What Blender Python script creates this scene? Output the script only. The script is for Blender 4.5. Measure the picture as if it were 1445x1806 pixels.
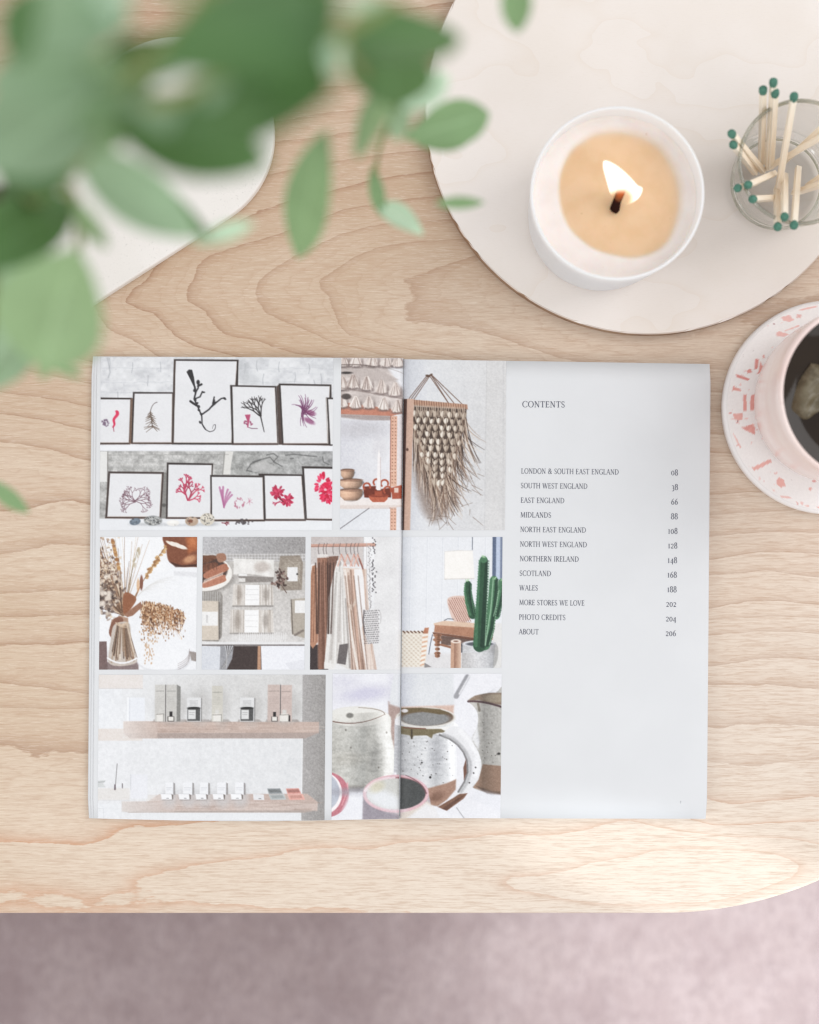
import bpy, bmesh, math, random
import numpy as np
from mathutils import Vector, Matrix

for o in list(bpy.data.objects):
    bpy.data.objects.remove(o)
SC = bpy.context.scene
COL = SC.collection
R = math.radians

# ------------------------------------------------------------------ camera
H = 0.8302            # camera height above the table top (m)
S = 0.000331          # metres per photo pixel on the table top
cam_d = bpy.data.cameras.new('camera')
cam = bpy.data.objects.new('camera', cam_d)
COL.objects.link(cam)
cam.location = (0, 0, H)
cam_d.lens = 50.0
cam_d.sensor_width = 36.0
cam_d.clip_start = 0.01
cam_d.clip_end = 50
cam_d.dof.use_dof = True
cam_d.dof.focus_distance = H - 0.008
cam_d.dof.aperture_fstop = 3.2
SC.camera = cam

# ------------------------------------------------------------------ world and lamps
world = bpy.data.worlds.new('World')
SC.world = world
world.use_nodes = True
bgn = world.node_tree.nodes['Background']
bgn.inputs[0].default_value = (0.985, 0.99, 1.0, 1)
bgn.inputs[1].default_value = 0.84


def aim(o, target):
    d = Vector(target) - o.location
    o.rotation_euler = d.to_track_quat('-Z', 'Y').to_euler()


def lamp(name, kind, loc, target, energy, color=(1, 1, 1), **kw):
    ld = bpy.data.lights.new(name, kind)
    ld.energy = energy
    ld.color = color
    for k, v in kw.items():
        setattr(ld, k, v)
    o = bpy.data.objects.new(name, ld)
    COL.objects.link(o)
    o.location = loc
    aim(o, target)
    return o


# a tall window off to the lower right of the table, and a weak fill lamp added opposite it
lamp('window_and_fill_light', 'AREA', (1.60, 0.75, 1.50), (0.1, 0.1, 0), 12.5, (1.0, 0.99, 0.985), shape='RECTANGLE', size=1.0, size_y=1.3)
lamp('window_and_fill_light', 'AREA', (1.55, -1.15, 1.55), (0, -0.1, 0), 7, (0.985, 0.99, 1.0), shape='RECTANGLE', size=1.0, size_y=1.3)
lamp('window_sun_on_table', 'SPOT', (2.05, -0.80, 0.54), (0.164, -0.211, 0.0), 165, (0.86, 0.95, 1.0),
     spot_size=R(2.05), spot_blend=0.5, shadow_soft_size=0.01)
lamp('window_sun_on_rug', 'SPOT', (0.95, -1.40, 1.9), (0.33, -0.41, -0.42), 290, (0.93, 0.99, 1.0),
     spot_size=R(16), spot_blend=1.0, shadow_soft_size=0.05)
lamp('window_and_fill_light', 'AREA', (-1.55, -0.95, 1.15), (0, 0, 0), 7, (0.99, 0.99, 1.0), shape='RECTANGLE', size=1.0, size_y=1.2)  # added fill from the left with no window behind it; lifts shaded sides
SC.view_settings.view_transform = 'Standard'
SC.view_settings.look = 'None'
SC.view_settings.exposure = 0.07
SC.view_settings.gamma = 1.0
SC.view_settings.use_curve_mapping = False
SC.cycles.max_bounces = 10
SC.cycles.filter_width = 1.3
SC.cycles.transparent_max_bounces = 16
SC.cycles.caustics_reflective = False
SC.cycles.caustics_refractive = False

# ------------------------------------------------------------------ helpers


def P(px, py, z=0.0):
    """world point at height z that stands where photo pixel (px, py) is"""
    f = S * (H - z) / H
    return Vector(((px - 722.5) * f, (903 - py) * f, z))


def lin(c):
    a = np.asarray(c, dtype=np.float64)
    if a.max() > 1.0:
        a = a / 255.0
    return np.where(a <= 0.04045, a / 12.92, ((a + 0.055) / 1.055) ** 2.4)


def rgb(*c):
    l = lin(np.array(c, float) / 255.0)
    return (float(l[0]), float(l[1]), float(l[2]), 1.0)


class NT:
    """small helper round a node tree"""

    def __init__(self, name):
        self.m = bpy.data.materials.new(name)
        self.m.use_nodes = True
        self.t = self.m.node_tree
        self.out = self.t.nodes['Material Output']
        self.b = self.t.nodes['Principled BSDF']

    def n(self, typ, **kw):
        nd = self.t.nodes.new(typ)
        for k, v in kw.items():
            setattr(nd, k, v)
        return nd

    def put(self, sock, v):
        if isinstance(v, bpy.types.NodeSocket):
            self.t.links.new(v, sock)
        else:
            if isinstance(v, tuple) and len(v) == 3 and sock.type == 'RGBA':
                v = (*v, 1)
            sock.default_value = v

    def math(self, op, a, b=0.0, c=None, clamp=False):
        nd = self.n('ShaderNodeMath', operation=op, use_clamp=clamp)
        self.put(nd.inputs[0], a)
        if len(nd.inputs) > 1:
            self.put(nd.inputs[1], b)
        if c is not None:
            self.put(nd.inputs[2], c)
        return nd.outputs[0]

    def mix(self, f, a, b, blend='MIX'):
        nd = self.n('ShaderNodeMix', data_type='RGBA', blend_type=blend)
        self.put(nd.inputs[0], f)
        self.put(nd.inputs[6], a)
        self.put(nd.inputs[7], b)
        return nd.outputs[2]

    def coord(self, kind='Object'):
        return self.n('ShaderNodeTexCoord').outputs[kind]

    def mapping(self, vec, scale=(1, 1, 1), loc=(0, 0, 0), rot=(0, 0, 0)):
        nd = self.n('ShaderNodeMapping')
        self.put(nd.inputs[0], vec)
        nd.inputs[1].default_value = loc
        nd.inputs[2].default_value = rot
        nd.inputs[3].default_value = scale
        return nd.outputs[0]

    def noise(self, vec, scale=5.0, detail=3.0, rough=0.5, dist=0.0):
        nd = self.n('ShaderNodeTexNoise')
        self.put(nd.inputs['Vector'], vec)
        nd.inputs['Scale'].default_value = scale
        nd.inputs['Detail'].default_value = detail
        nd.inputs['Roughness'].default_value = rough
        nd.inputs['Distortion'].default_value = dist
        return nd.outputs[0]

    def ramp(self, f, stops):
        nd = self.n('ShaderNodeValToRGB')
        self.put(nd.inputs[0], f)
        cr = nd.color_ramp
        while len(cr.elements) < len(stops):
            cr.elements.new(0.5)
        for e, (p, c) in zip(cr.elements, stops):
            e.position = p
            e.color = c if len(c) == 4 else (*c, 1)
        return nd.outputs[0]

    def range(self, v, a, b, c=0.0, d=1.0, smooth=True):
        nd = self.n('ShaderNodeMapRange', interpolation_type='SMOOTHSTEP' if smooth else 'LINEAR')
        self.put(nd.inputs[0], v)
        nd.inputs[1].default_value = a
        nd.inputs[2].default_value = b
        nd.inputs[3].default_value = c
        nd.inputs[4].default_value = d
        return nd.outputs[0]

    def bump(self, h, strength=0.2, dist=0.001):
        nd = self.n('ShaderNodeBump')
        nd.inputs['Strength'].default_value = strength
        nd.inputs['Distance'].default_value = dist
        self.put(nd.inputs['Height'], h)
        self.t.links.new(nd.outputs[0], self.b.inputs['Normal'])

    def set(self, **kw):
        names = dict(color='Base Color', rough='Roughness', spec='Specular IOR Level', coat='Coat Weight', coat_rough='Coat Roughness',
                     trans='Transmission Weight', ior='IOR', sss='Subsurface Weight', sss_r='Subsurface Radius', sss_s='Subsurface Scale',
                     emit='Emission Color', emit_s='Emission Strength', sheen='Sheen Weight')
        for k, v in kw.items():
            self.put(self.b.inputs[names[k]], v)
        return self.m


def plain(name, c, rough=0.5, spec=0.4, var=0.06, scale=60.0, **kw):
    """a procedural material: one colour with a little soft variation"""
    t = NT(name)
    nz = t.noise(t.coord(), scale, 4)
    k = t.range(nz, 0.3, 0.7, 1 - var, 1 + var)
    cm = t.n('ShaderNodeVectorMath', operation='SCALE')
    cm.inputs[0].default_value = c[:3]
    t.put(cm.inputs['Scale'], k)
    return t.set(color=cm.outputs[0], rough=rough, spec=spec, **kw)


def mesh(name, verts, faces, mat, parent=None, smooth=False, mats=None, midx=None):
    me = bpy.data.meshes.new(name)
    me.from_pydata([tuple(v) for v in verts], [], faces)
    me.update()
    for m in (mats or [mat]):
        me.materials.append(m)
    if midx is not None:
        me.polygons.foreach_set('material_index', midx)
    if smooth:
        me.polygons.foreach_set('use_smooth', [True] * len(me.polygons))
    o = bpy.data.objects.new(name, me)
    COL.objects.link(o)
    if parent:
        o.parent = parent
    return o


def from_bm(name, bm, mat, parent=None, smooth=True):
    bmesh.ops.recalc_face_normals(bm, faces=bm.faces)
    me = bpy.data.meshes.new(name)
    bm.to_mesh(me)
    bm.free()
    me.materials.append(mat)
    if smooth:
        me.polygons.foreach_set('use_smooth', [True] * len(me.polygons))
    o = bpy.data.objects.new(name, me)
    COL.objects.link(o)
    if parent:
        o.parent = parent
    return o


def tag(o, label=None, cat=None, group=None, kind=None):
    if label:
        o['label'] = label
    if cat:
        o['category'] = cat
    if group:
        o['group'] = group
    if kind:
        o['kind'] = kind
    return o


def thing(name, loc, label, cat, group=None):
    o = bpy.data.objects.new(name, None)
    COL.objects.link(o)
    o.location = loc
    o.empty_display_size = 0.02
    return tag(o, label, cat, group)


def lathe(name, prof, mat, parent=None, seg=96, close=False, smooth=True):
    """surface of revolution round z; prof = [(r, z), ...]"""
    v, f = [], []
    idx = []
    for r, z in prof:
        if r < 1e-7:
            idx.append([len(v)] * seg)
            v.append((0, 0, z))
        else:
            idx.append(list(range(len(v), len(v) + seg)))
            v += [(r * math.cos(2 * math.pi * i / seg), r * math.sin(2 * math.pi * i / seg), z) for i in range(seg)]
    rings = list(zip(idx[:-1], idx[1:]))
    if close:
        rings.append((idx[-1], idx[0]))
    for a, b in rings:
        for i in range(seg):
            j = (i + 1) % seg
            q = [a[i], a[j], b[j], b[i]]
            q = [q[k] for k in range(4) if q[k] not in q[:k]]
            if len(q) > 2:
                f.append(q)
    return mesh(name, v, f, mat, parent, smooth)


def tube(pts, rads, seg=8):
    """verts, faces of a tapered tube along a polyline, ends capped"""
    pts = [Vector(p) for p in pts]
    v, f = [], []
    up = Vector((0.13, 0.31, 0.94)).normalized()
    for i, p in enumerate(pts):
        d = (pts[min(i + 1, len(pts) - 1)] - pts[max(i - 1, 0)]).normalized()
        a = d.cross(up)
        if a.length < 1e-3:
            a = d.cross(Vector((1, 0, 0)))
        a.normalize()
        b = d.cross(a)
        for k in range(seg):
            t = 2 * math.pi * k / seg
            v.append(p + (a * math.cos(t) + b * math.sin(t)) * rads[i])
    for i in range(len(pts) - 1):
        for k in range(seg):
            k2 = (k + 1) % seg
            f.append([i * seg + k, i * seg + k2, (i + 1) * seg + k2, (i + 1) * seg + k])
    f.append(list(range(seg))[::-1])
    f.append(list(range((len(pts) - 1) * seg, len(pts) * seg)))
    return v, f


# ------------------------------------------------------------------ a small painter for printed pictures (colours of the ink)


def vnoise(h, w, sx, sy, rng):
    """smooth value noise with cells of sx by sy samples, roughly -1..1"""
    gh, gw = int(h / sy) + 3, int(w / sx) + 3
    g = rng.uniform(-1, 1, (gh, gw))
    yy = np.arange(h) / sy
    xx = np.arange(w) / sx
    y0 = yy.astype(int)
    x0 = xx.astype(int)
    fy = (yy - y0)[:, None]
    fx = (xx - x0)[None, :]
    fy = fy * fy * (3 - 2 * fy)
    fx = fx * fx * (3 - 2 * fx)
    a = g[y0][:, x0]
    b = g[y0][:, x0 + 1]
    c = g[y0 + 1][:, x0]
    d = g[y0 + 1][:, x0 + 1]
    return (a * (1 - fx) + b * fx) * (1 - fy) + (c * (1 - fx) + d * fx) * fy


class Canvas:
    def __init__(self, x0, y0, x1, y1, base, seed=1, k=1.0):
        self.x0, self.y0, self.k = x0, y0, k
        self.w, self.h = int(round((x1 - x0) * k)) + 1, int(round((y1 - y0) * k)) + 1
        self.x1, self.y1 = x1, y1
        self.a = np.empty((self.h, self.w, 3))
        self.a[:] = np.array(base) / 255.0
        self.rng = np.random.default_rng(seed)
        self.ox, self.oy, self.sc = x0, y0, 1.0

    def xf(self, ox, oy, sc):
        self.ox, self.oy, self.sc = ox, oy, sc

    def T(self, pts):
        p = np.asarray(pts, float)
        q = p / self.sc
        return np.stack([(q[..., 0] + self.ox - self.x0) * self.k, (q[..., 1] + self.oy - self.y0) * self.k], -1)

    def L(self, w):
        return w / self.sc * self.k

    def win(self, lo, hi, pad):
        ix0, iy0 = max(0, int(lo[0] - pad)), max(0, int(lo[1] - pad))
        ix1, iy1 = min(self.w, int(hi[0] + pad) + 2), min(self.h, int(hi[1] + pad) + 2)
        if ix1 <= ix0 or iy1 <= iy0:
            return None
        yy, xx = np.mgrid[iy0:iy1, ix0:ix1]
        return slice(iy0, iy1), slice(ix0, ix1), xx.astype(float), yy.astype(float)

    def comp(self, sl, cov, c):
        c = np.array(c) / 255.0
        r = self.a[sl[0], sl[1]]
        self.a[sl[0], sl[1]] = r + (c - r) * cov[..., None]

    def poly(self, pts, c, alpha=1.0, soft=1.0):
        p = self.T(pts)
        soft = max(1.0, self.L(soft))
        g = self.win(p.min(0), p.max(0), soft + 1)
        if g is None:
            return
        sy, sx, X, Y = g
        d = np.full(X.shape, 1e9)
        ins = np.zeros(X.shape, bool)
        n = len(p)
        for i in range(n):
            ax, ay = p[i]
            bx, by = p[(i + 1) % n]
            ex, ey = bx - ax, by - ay
            L2 = ex * ex + ey * ey + 1e-12
            t = np.clip(((X - ax) * ex + (Y - ay) * ey) / L2, 0, 1)
            d = np.minimum(d, (X - ax - t * ex) ** 2 + (Y - ay - t * ey) ** 2)
            if ay != by:
                m = ((ay > Y) != (by > Y)) & (X < ex * (Y - ay) / (ey if ey else 1e-9) + ax)
                ins ^= m
        d = np.sqrt(d)
        cov = np.clip(0.5 + np.where(ins, d, -d) / soft, 0, 1) * alpha
        self.comp((sy, sx), cov, c)

    def spoly(self, pts, c, alpha=1.0, soft=1.0, n=5):
        p = np.asarray(pts, float)
        out = []
        for i in range(len(p)):
            p0, p1, p2, p3 = p[i - 1], p[i], p[(i + 1) % len(p)], p[(i + 2) % len(p)]
            for k in range(n):
                t = k / n
                out.append(.5 * (2 * p1 + (p2 - p0) * t + (2 * p0 - 5 * p1 + 4 * p2 - p3) * t * t + (3 * p1 - p0 - 3 * p2 + p3) * t ** 3))
        self.poly(out, c, alpha, soft)

    def shade(self, pts, stops, soft=6, vert=False):
        """tone of a rounded form inside the picture: multiply across its width"""
        m = Canvas(self.x0, self.y0, self.x1, self.y1, (0, 0, 0), 1, self.k)
        m.xf(self.ox, self.oy, self.sc)
        m.spoly(pts, (255, 255, 255), 1, soft)
        mk = m.a[..., :1]
        q = self.T(pts)
        ax = 1 if vert else 0
        lo, hi = q[:, ax].min(), q[:, ax].max()
        t = (np.arange(self.h if vert else self.w) - lo) / (hi - lo)
        f = np.interp(t, [s[0] for s in stops], [s[1] for s in stops])
        f = f[:, None, None] if vert else f[None, :, None]
        self.a = self.a * (1 - mk) + self.a * f * mk

    def rect(self, x0, y0, x1, y1, c, alpha=1.0, soft=1.0):
        self.poly([(x0, y0), (x1, y0), (x1, y1), (x0, y1)], c, alpha, soft)

    def ell(self, cx, cy, rx, ry, c, alpha=1.0, soft=1.0, rot=0.0):
        p = self.T((cx, cy))
        rx, ry, soft = self.L(rx), self.L(ry), max(1.0, self.L(soft))
        m = max(rx, ry)
        g = self.win(p - m, p + m, soft + 1)
        if g is None:
            return
        sy, sx, X, Y = g
        X, Y = X - p[0], Y - p[1]
        cs, sn = math.cos(rot), math.sin(rot)
        u, v = (X * cs + Y * sn) / rx, (-X * sn + Y * cs) / ry
        d = (1 - np.sqrt(u * u + v * v)) * min(rx, ry)
        self.comp((sy, sx), np.clip(0.5 + d / soft, 0, 1) * alpha, c)

    def line(self, pts, w, c, w1=None, alpha=1.0, soft=1.0):
        p = self.T(pts)
        n = len(p)
        w1 = w if w1 is None else w1
        ws = [self.L(w + (w1 - w) * i / max(1, n - 1)) for i in range(n)]
        soft = max(1.0, self.L(soft))
        g = self.win(p.min(0), p.max(0), max(ws) / 2 + soft + 1)
        if g is None:
            return
        sy, sx, X, Y = g
        cov = np.zeros(X.shape)
        for i in range(n - 1):
            ax, ay = p[i]
            ex, ey = p[i + 1] - p[i]
            t = np.clip(((X - ax) * ex + (Y - ay) * ey) / (ex * ex + ey * ey + 1e-12), 0, 1)
            d = np.sqrt((X - ax - t * ex) ** 2 + (Y - ay - t * ey) ** 2)
            hw = (ws[i] + (ws[i + 1] - ws[i]) * t) / 2
            # strokes thinner than a sample fade instead of vanishing
            cov = np.maximum(cov, np.clip(0.5 + (hw - d) / soft, 0, 1) * np.minimum(1, 2 * hw / soft + 0.15))
        self.comp((sy, sx), cov * alpha, c)

    def curve(self, p0, p1, p2, w, c, w1=None, alpha=1.0, n=8):
        t = np.linspace(0, 1, n)[:, None]
        p0, p1, p2 = map(lambda q: np.array(q, float), (p0, p1, p2))
        self.line((1 - t) ** 2 * p0 + 2 * t * (1 - t) * p1 + t * t * p2, w, c, w1, alpha)

    def grain(self, amp, sx=1.5, sy=1.5, box=None, tint=(1, 1, 1)):
        h, w = self.h, self.w
        nz = vnoise(h, w, max(1.01, sx), max(1.01, sy), self.rng)[..., None] * amp / 255.0 * np.array(tint)
        if box is not None:
            q = self.T([(box[0], box[1]), (box[2], box[3])])
            m = np.zeros((h, w, 1))
            m[max(0, int(q[0, 1])):max(0, int(q[1, 1])), max(0, int(q[0, 0])):max(0, int(q[1, 0]))] = 1
            nz = nz * m
        self.a += nz

    def hgrad(self, box, c0, c1, vert=False, alpha=1.0):
        q = self.T([(box[0], box[1]), (box[2], box[3])])
        x0, y0 = np.maximum(0, q[0].astype(int))
        x1, y1 = min(self.w, int(q[1, 0]) + 1), min(self.h, int(q[1, 1]) + 1)
        if x1 <= x0 or y1 <= y0:
            return
        t = np.linspace(0, 1, y1 - y0)[:, None, None] if vert else np.linspace(0, 1, x1 - x0)[None, :, None]
        c = np.array(c0) / 255.0 * (1 - t) + np.array(c1) / 255.0 * t
        r = self.a[y0:y1, x0:x1]
        self.a[y0:y1, x0:x1] = r * (1 - alpha) + c * alpha

    def blur(self, s, box=None):
        s = self.L(s) if box is not None else s
        r = max(1, int(s * 2.5))
        kx = np.exp(-0.5 * (np.arange(-r, r + 1) / s) ** 2)
        kx /= kx.sum()
        if box is None:
            y0, y1, x0, x1 = 0, self.h, 0, self.w
        else:
            q = self.T([(box[0], box[1]), (box[2], box[3])]).astype(int)
            x0, y0 = max(0, q[0, 0]), max(0, q[0, 1])
            x1, y1 = min(self.w, q[1, 0]), min(self.h, q[1, 1])
        b = np.pad(self.a[y0:y1, x0:x1], ((r, r), (r, r), (0, 0)), mode='edge')
        b = sum(kx[i] * b[i:i + y1 - y0] for i in range(2 * r + 1))
        b = sum(kx[i] * b[:, i:i + x1 - x0] for i in range(2 * r + 1))
        self.a[y0:y1, x0:x1] = b

    def weed(self, x, y, ang, L, w, depth, c, spread=0.5, n=2, shrink=0.72, bend=0.25, tip=None):
        """a small branching sprig; angles in radians, y downwards"""
        r = self.rng
        a2 = ang + r.uniform(-bend, bend)
        mx, my = x + math.cos(ang) * L * .5, y + math.sin(ang) * L * .5
        ex, ey = mx + math.cos(a2) * L * .5, my + math.sin(a2) * L * .5
        self.curve((x, y), (mx, my), (ex, ey), w, c, w * .75, n=5)
        if depth <= 0:
            if tip:
                self.ell(ex, ey, tip, tip * .7, c, 1, 1, a2)
            return
        for i in range(n):
            t = (i / (n - 1) - .5) * 2 if n > 1 else 0
            self.weed(ex, ey, a2 + t * spread + r.uniform(-.15, .15), L * shrink * r.uniform(.8, 1.15), w * .78, depth - 1, c, spread, n, shrink, bend, tip)


INK = 1.0   # printed white against the paper


def ink_material():
    t = NT('printed_ink')
    at = t.n('ShaderNodeAttribute', attribute_name='ink')
    return t.set(color=at.outputs['Color'], rough=0.42, spec=0.35)
# ------------------------------------------------------------------ the printed pictures of the spread
DK = (62, 54, 52)


def finish(c):
    """lens softness, uneven tone and fine grain of a printed photograph"""
    r = np.random.default_rng(c.w * 7 + c.h)
    c.blur(.5)
    t = vnoise(c.h, c.w, 34, 30, r) * .6 + vnoise(c.h, c.w, 11, 10, r) * .4
    c.a *= 1 + .018 * t[..., None]
    f = vnoise(c.h, c.w, 3.2, 3.0, r) * .55 + vnoise(c.h, c.w, 1.4, 1.4, r) * .75
    mid = 1 - np.abs(c.a.mean(2, keepdims=True) - .5) * 1.5
    c.a += .026 * f[..., None] * np.clip(mid, .10, 1)
    g = c.a.mean(2, keepdims=True)
    c.a = g + (c.a - g) * .90
    c.a = np.interp(c.a, [0, .12, .3, .5, .7, .80, .88, 1], [0, .085, .265, .49, .73, .845, .91, .985])
    return c



def frame_pic(c, outer, inner, edge=DK, mat=(213, 213, 216)):
    c.poly(outer, edge, soft=2.5)
    c.poly(inner, mat, soft=2)
    q = np.array(inner, float)
    c.line([q[3], q[2]], 3, (196, 178, 168), alpha=.8)
    c.line([q[1], q[2]], 3, (205, 190, 180), alpha=.7)
    o = np.array(outer, float)
    c.line([o[3] + (2, -3), o[2] + (-2, -3)], 6, (104, 78, 68), alpha=.6, soft=3)


def pic_seaweed():
    c = Canvas(177, 630, 587, 935, (203, 204, 207), 3)
    c.xf(160, 620, 3.284)
    r = c.rng
    # white painted brick wall
    c.grain(12, 40, 14)
    c.grain(9, 6, 5)
    for y in (98, 178, 235):
        pts = [(x, y + r.uniform(-5, 5)) for x in range(40, 1420, 40)]
        c.line(pts, 5, (180, 182, 186), alpha=.45, soft=3)
    for x, y in ((105, 40), (240, 65), (330, 140), (400, 60), (155, 235), (890, 70), (1000, 130), (1090, 60), (1180, 120), (1260, 70), (1330, 130), (960, 55), (1290, 165)):
        c.line([(x, y), (x + r.uniform(-8, 8), y + 30), (x + r.uniform(-6, 6), y + 58)], 5, (160, 162, 166), alpha=.65, soft=3)
    for _ in range(80):
        x, y = r.uniform(50, 1400), r.uniform(35, 260)
        c.line([(x, y), (x + r.uniform(-16, 16), y + r.uniform(-10, 14))], r.uniform(2, 5), (170, 172, 176), alpha=.4, soft=2.5)
    c.line([(95, 40), (110, 120), (100, 150)], 8, (158, 160, 164), alpha=.6, soft=4)
    c.ell(880, 110, 40, 60, (170, 172, 175), .5, 30)
    c.ell(930, 160, 60, 40, (178, 180, 182), .5, 30)
    # lower wall, rough stone
    c.rect(50, 575, 1410, 972, (172, 171, 169))
    c.hgrad((820, 578, 1410, 760), (160, 160, 158), (152, 152, 152))
    c.grain(20, 9, 7, (50, 578, 1410, 960))
    c.grain(14, 2.2, 2.2, (50, 578, 1410, 960))
    c.grain(10, 50, 5, (50, 578, 820, 720))
    c.rect(55, 580, 100, 755, (212, 211, 208), soft=3)
    c.line([(100, 580), (98, 960)], 5, (105, 100, 96), alpha=.7)
    c.poly([(782, 578), (828, 578), (806, 712), (770, 712)], (205, 203, 199), soft=3)
    c.line([(776, 590), (766, 712)], 6, (140, 138, 134), alpha=.8)
    for pts in ([(905, 690), (930, 650), (990, 625), (1040, 612), (1065, 640), (1110, 665)], [(910, 690), (960, 700), (1000, 690)],
                [(1020, 600), (1060, 590), (1085, 610), (1060, 640)], [(1130, 600), (1180, 595), (1250, 603), (1310, 608)], [(1345, 610), (1350, 640), (1380, 655)],
                [(940, 640), (985, 628)], [(1160, 620), (1175, 618)]):
        c.line(pts, 7, (88, 88, 88), alpha=.65, soft=4)
    c.poly([(930, 660), (1010, 632), (1075, 670), (1060, 700), (940, 700)], (178, 177, 176), alpha=.7, soft=6)
    c.line([(105, 600), (800, 596)], 4, (130, 128, 125), alpha=.5)
    c.line([(110, 650), (440, 660)], 4, (190, 188, 184), alpha=.6)
    c.rect(415, 700, 442, 968, (122, 120, 117), alpha=.8, soft=4)
    c.ell(428, 890, 12, 10, (80, 78, 76), .8, 4)
    # white shelves
    c.rect(40, 543, 1420, 577, (223, 224, 229), soft=2)
    c.rect(40, 968, 1420, 1060, (217, 219, 223), soft=3)
    c.line([(50, 574), (1405, 577)], 3, (170, 170, 172), alpha=.5)
    # upper frames
    frame_pic(c, [(40, 266), (240, 268), (230, 538), (40, 538)], [(40, 277), (228, 278), (221, 527), (40, 527)])
    c.poly([(231, 270), (243, 272), (240, 534), (224, 534)], (118, 94, 80), soft=2)
    frame_pic(c, [(243, 234), (478, 236), (478, 537), (236, 535)], [(253, 244), (470, 244), (468, 526), (245, 526)])
    frame_pic(c, [(478, 44), (853, 47), (848, 300), (820, 540), (471, 538)], [(489, 54), (843, 57), (815, 528), (482, 527)])
    c.poly([(478, 44), (489, 50), (481, 534), (471, 538)], (78, 66, 60))
    c.poly([(843, 50), (853, 47), (851, 200), (842, 200)], DK)
    c.poly([(1074, 202), (1092, 186), (1116, 540), (1088, 540)], (84, 70, 65), soft=2)
    frame_pic(c, [(805, 194), (1073, 200), (1087, 541), (819, 541)], [(819, 203), (1064, 209), (1081, 530), (829, 530)])
    frame_pic(c, [(1087, 185), (1392, 191), (1398, 545), (1110, 541)], [(1098, 196), (1382, 201), (1372, 531), (1118, 531)])
    c.poly([(1362, 266), (1420, 268), (1420, 545), (1384, 545)], DK)
    c.poly([(1374, 276), (1420, 276), (1420, 538), (1390, 538)], (214, 214, 216))
    c.line([(1362, 270), (1374, 530)], 8, (178, 172, 168), alpha=.8)
    # lower frames
    frame_pic(c, [(104, 694), (426, 698), (413, 969), (88, 967)], [(115, 706), (414, 709), (402, 957), (101, 956)], (74, 62, 58))
    frame_pic(c, [(443, 643), (711, 648), (699, 970), (440, 969)], [(453, 655), (702, 658), (696, 959), (450, 958)])
    frame_pic(c, [(1225, 664), (1420, 668), (1420, 980), (1252, 977)], [(1238, 677), (1420, 680), (1420, 969), (1257, 967)])
    frame_pic(c, [(974, 707), (1231, 712), (1251, 981), (1012, 981)], [(1010, 719), (1222, 721), (1242, 970), (1019, 969)])
    frame_pic(c, [(694, 715), (1006, 718), (1014, 984), (700, 984)], [(704, 726), (997, 729), (1005, 972), (708, 972)])
    # pressed seaweeds, top row
    pk, mg, bk = (205, 62, 96), (128, 60, 100), (52, 50, 52)
    for _ in range(26):
        a, d = r.uniform(0, 6.28), r.uniform(2, 22)
        c.ell(82 + d * math.cos(a), 415 + d * math.sin(a) * 1.2, 6, 4, (118, 98, 118), .8, 2, r.uniform(0, 3))
    for t in np.linspace(0, 1, 14):
        c.ell(152 - 24 * t + 6 * math.sin(t * 9), 348 + 88 * t, 11 * (1 - t * .55), 7, (208, 52, 88), .95, 2, .4)
    c.line([(130, 432), (135, 462)], 4, (150, 60, 80))
    c.curve((383, 294), (352, 300), (345, 350), 3.5, (90, 80, 76), 4)
    c.line([(345, 348), (358, 440)], 5, (92, 78, 72))
    for i in range(26):
        t = r.uniform(0, 1)
        x, y = 344 + 14 * t, 350 + 90 * t
        sg = r.choice((-1, 1))
        L = r.uniform(18, 26) + 30 * t
        a = math.pi / 2 - sg * r.uniform(.55, 1.25)
        if t > .75:
            a = math.pi / 2 - sg * r.uniform(.4, 1.5)
        c.line([(x, y), (x + math.cos(a) * L, y + math.sin(a) * L * .8)], 4, (104, 88, 76), 2.5)
    # big dark sprig
    c.poly([(552, 118), (566, 104), (585, 106), (596, 150), (604, 205), (596, 206), (574, 160)], bk, soft=2)
    c.line([(601, 205), (606, 240), (598, 275), (622, 325), (643, 375), (645, 420), (666, 452)], 11, bk, 6)
    c.line([(606, 236), (620, 212), (622, 175)], 9, bk)
    c.line([(620, 200), (640, 190)], 12, bk)
    c.ell(620, 178, 10, 14, bk)
    c.line([(600, 275), (632, 262), (645, 232)], 8, bk)
    c.ell(652, 236, 9, 5, bk)
    c.line([(612, 312), (590, 298), (576, 288)], 13, bk)
    c.line([(643, 365), (685, 335), (706, 310), (715, 282)], 9, bk)
    c.line([(700, 318), (730, 292), (755, 272), (775, 268)], 10, bk, 7)
    c.ell(775, 273, 10, 6, bk, rot=.6)
    c.line([(706, 300), (714, 264)], 8, bk)
    for x, y in ((601, 225), (607, 278), (624, 318), (630, 340), (640, 362), (637, 410), (712, 300), (722, 296), (616, 300)):
        c.ell(x + r.uniform(-4, 4), y, 9, 6, bk, rot=r.uniform(0, 3))
    c.curve((645, 415), (652, 452), (690, 464), 5, bk, 4)
    c.curve((690, 464), (728, 462), (722, 424), 4, bk, 3)
    c.curve((722, 424), (708, 420), (706, 446), 3, bk, 2)
    # fan sprig and pink
    for bx, a0 in ((985, -2.15), (985, -1.9), (985, -1.55), (978, -2.5)):
        c.weed(bx, 372, a0, 44, 8, 3, (58, 54, 54), .34, 2, .74, .12)
    c.line([(980, 360), (992, 410), (1005, 465)], 8, (58, 54, 54), 4)
    c.poly([(892, 366), (925, 364), (917, 410), (913, 440), (906, 440), (906, 402)], (176, 78, 112), soft=2)
    for x, y in ((890, 412), (903, 420), (925, 410), (932, 422), (898, 404)):
        c.ell(x, y, 9, 5, (150, 78, 106), .9, 2, r.uniform(0, 3))
    c.line([(915, 440), (935, 446), (965, 446)], 4, (110, 70, 90))
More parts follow.
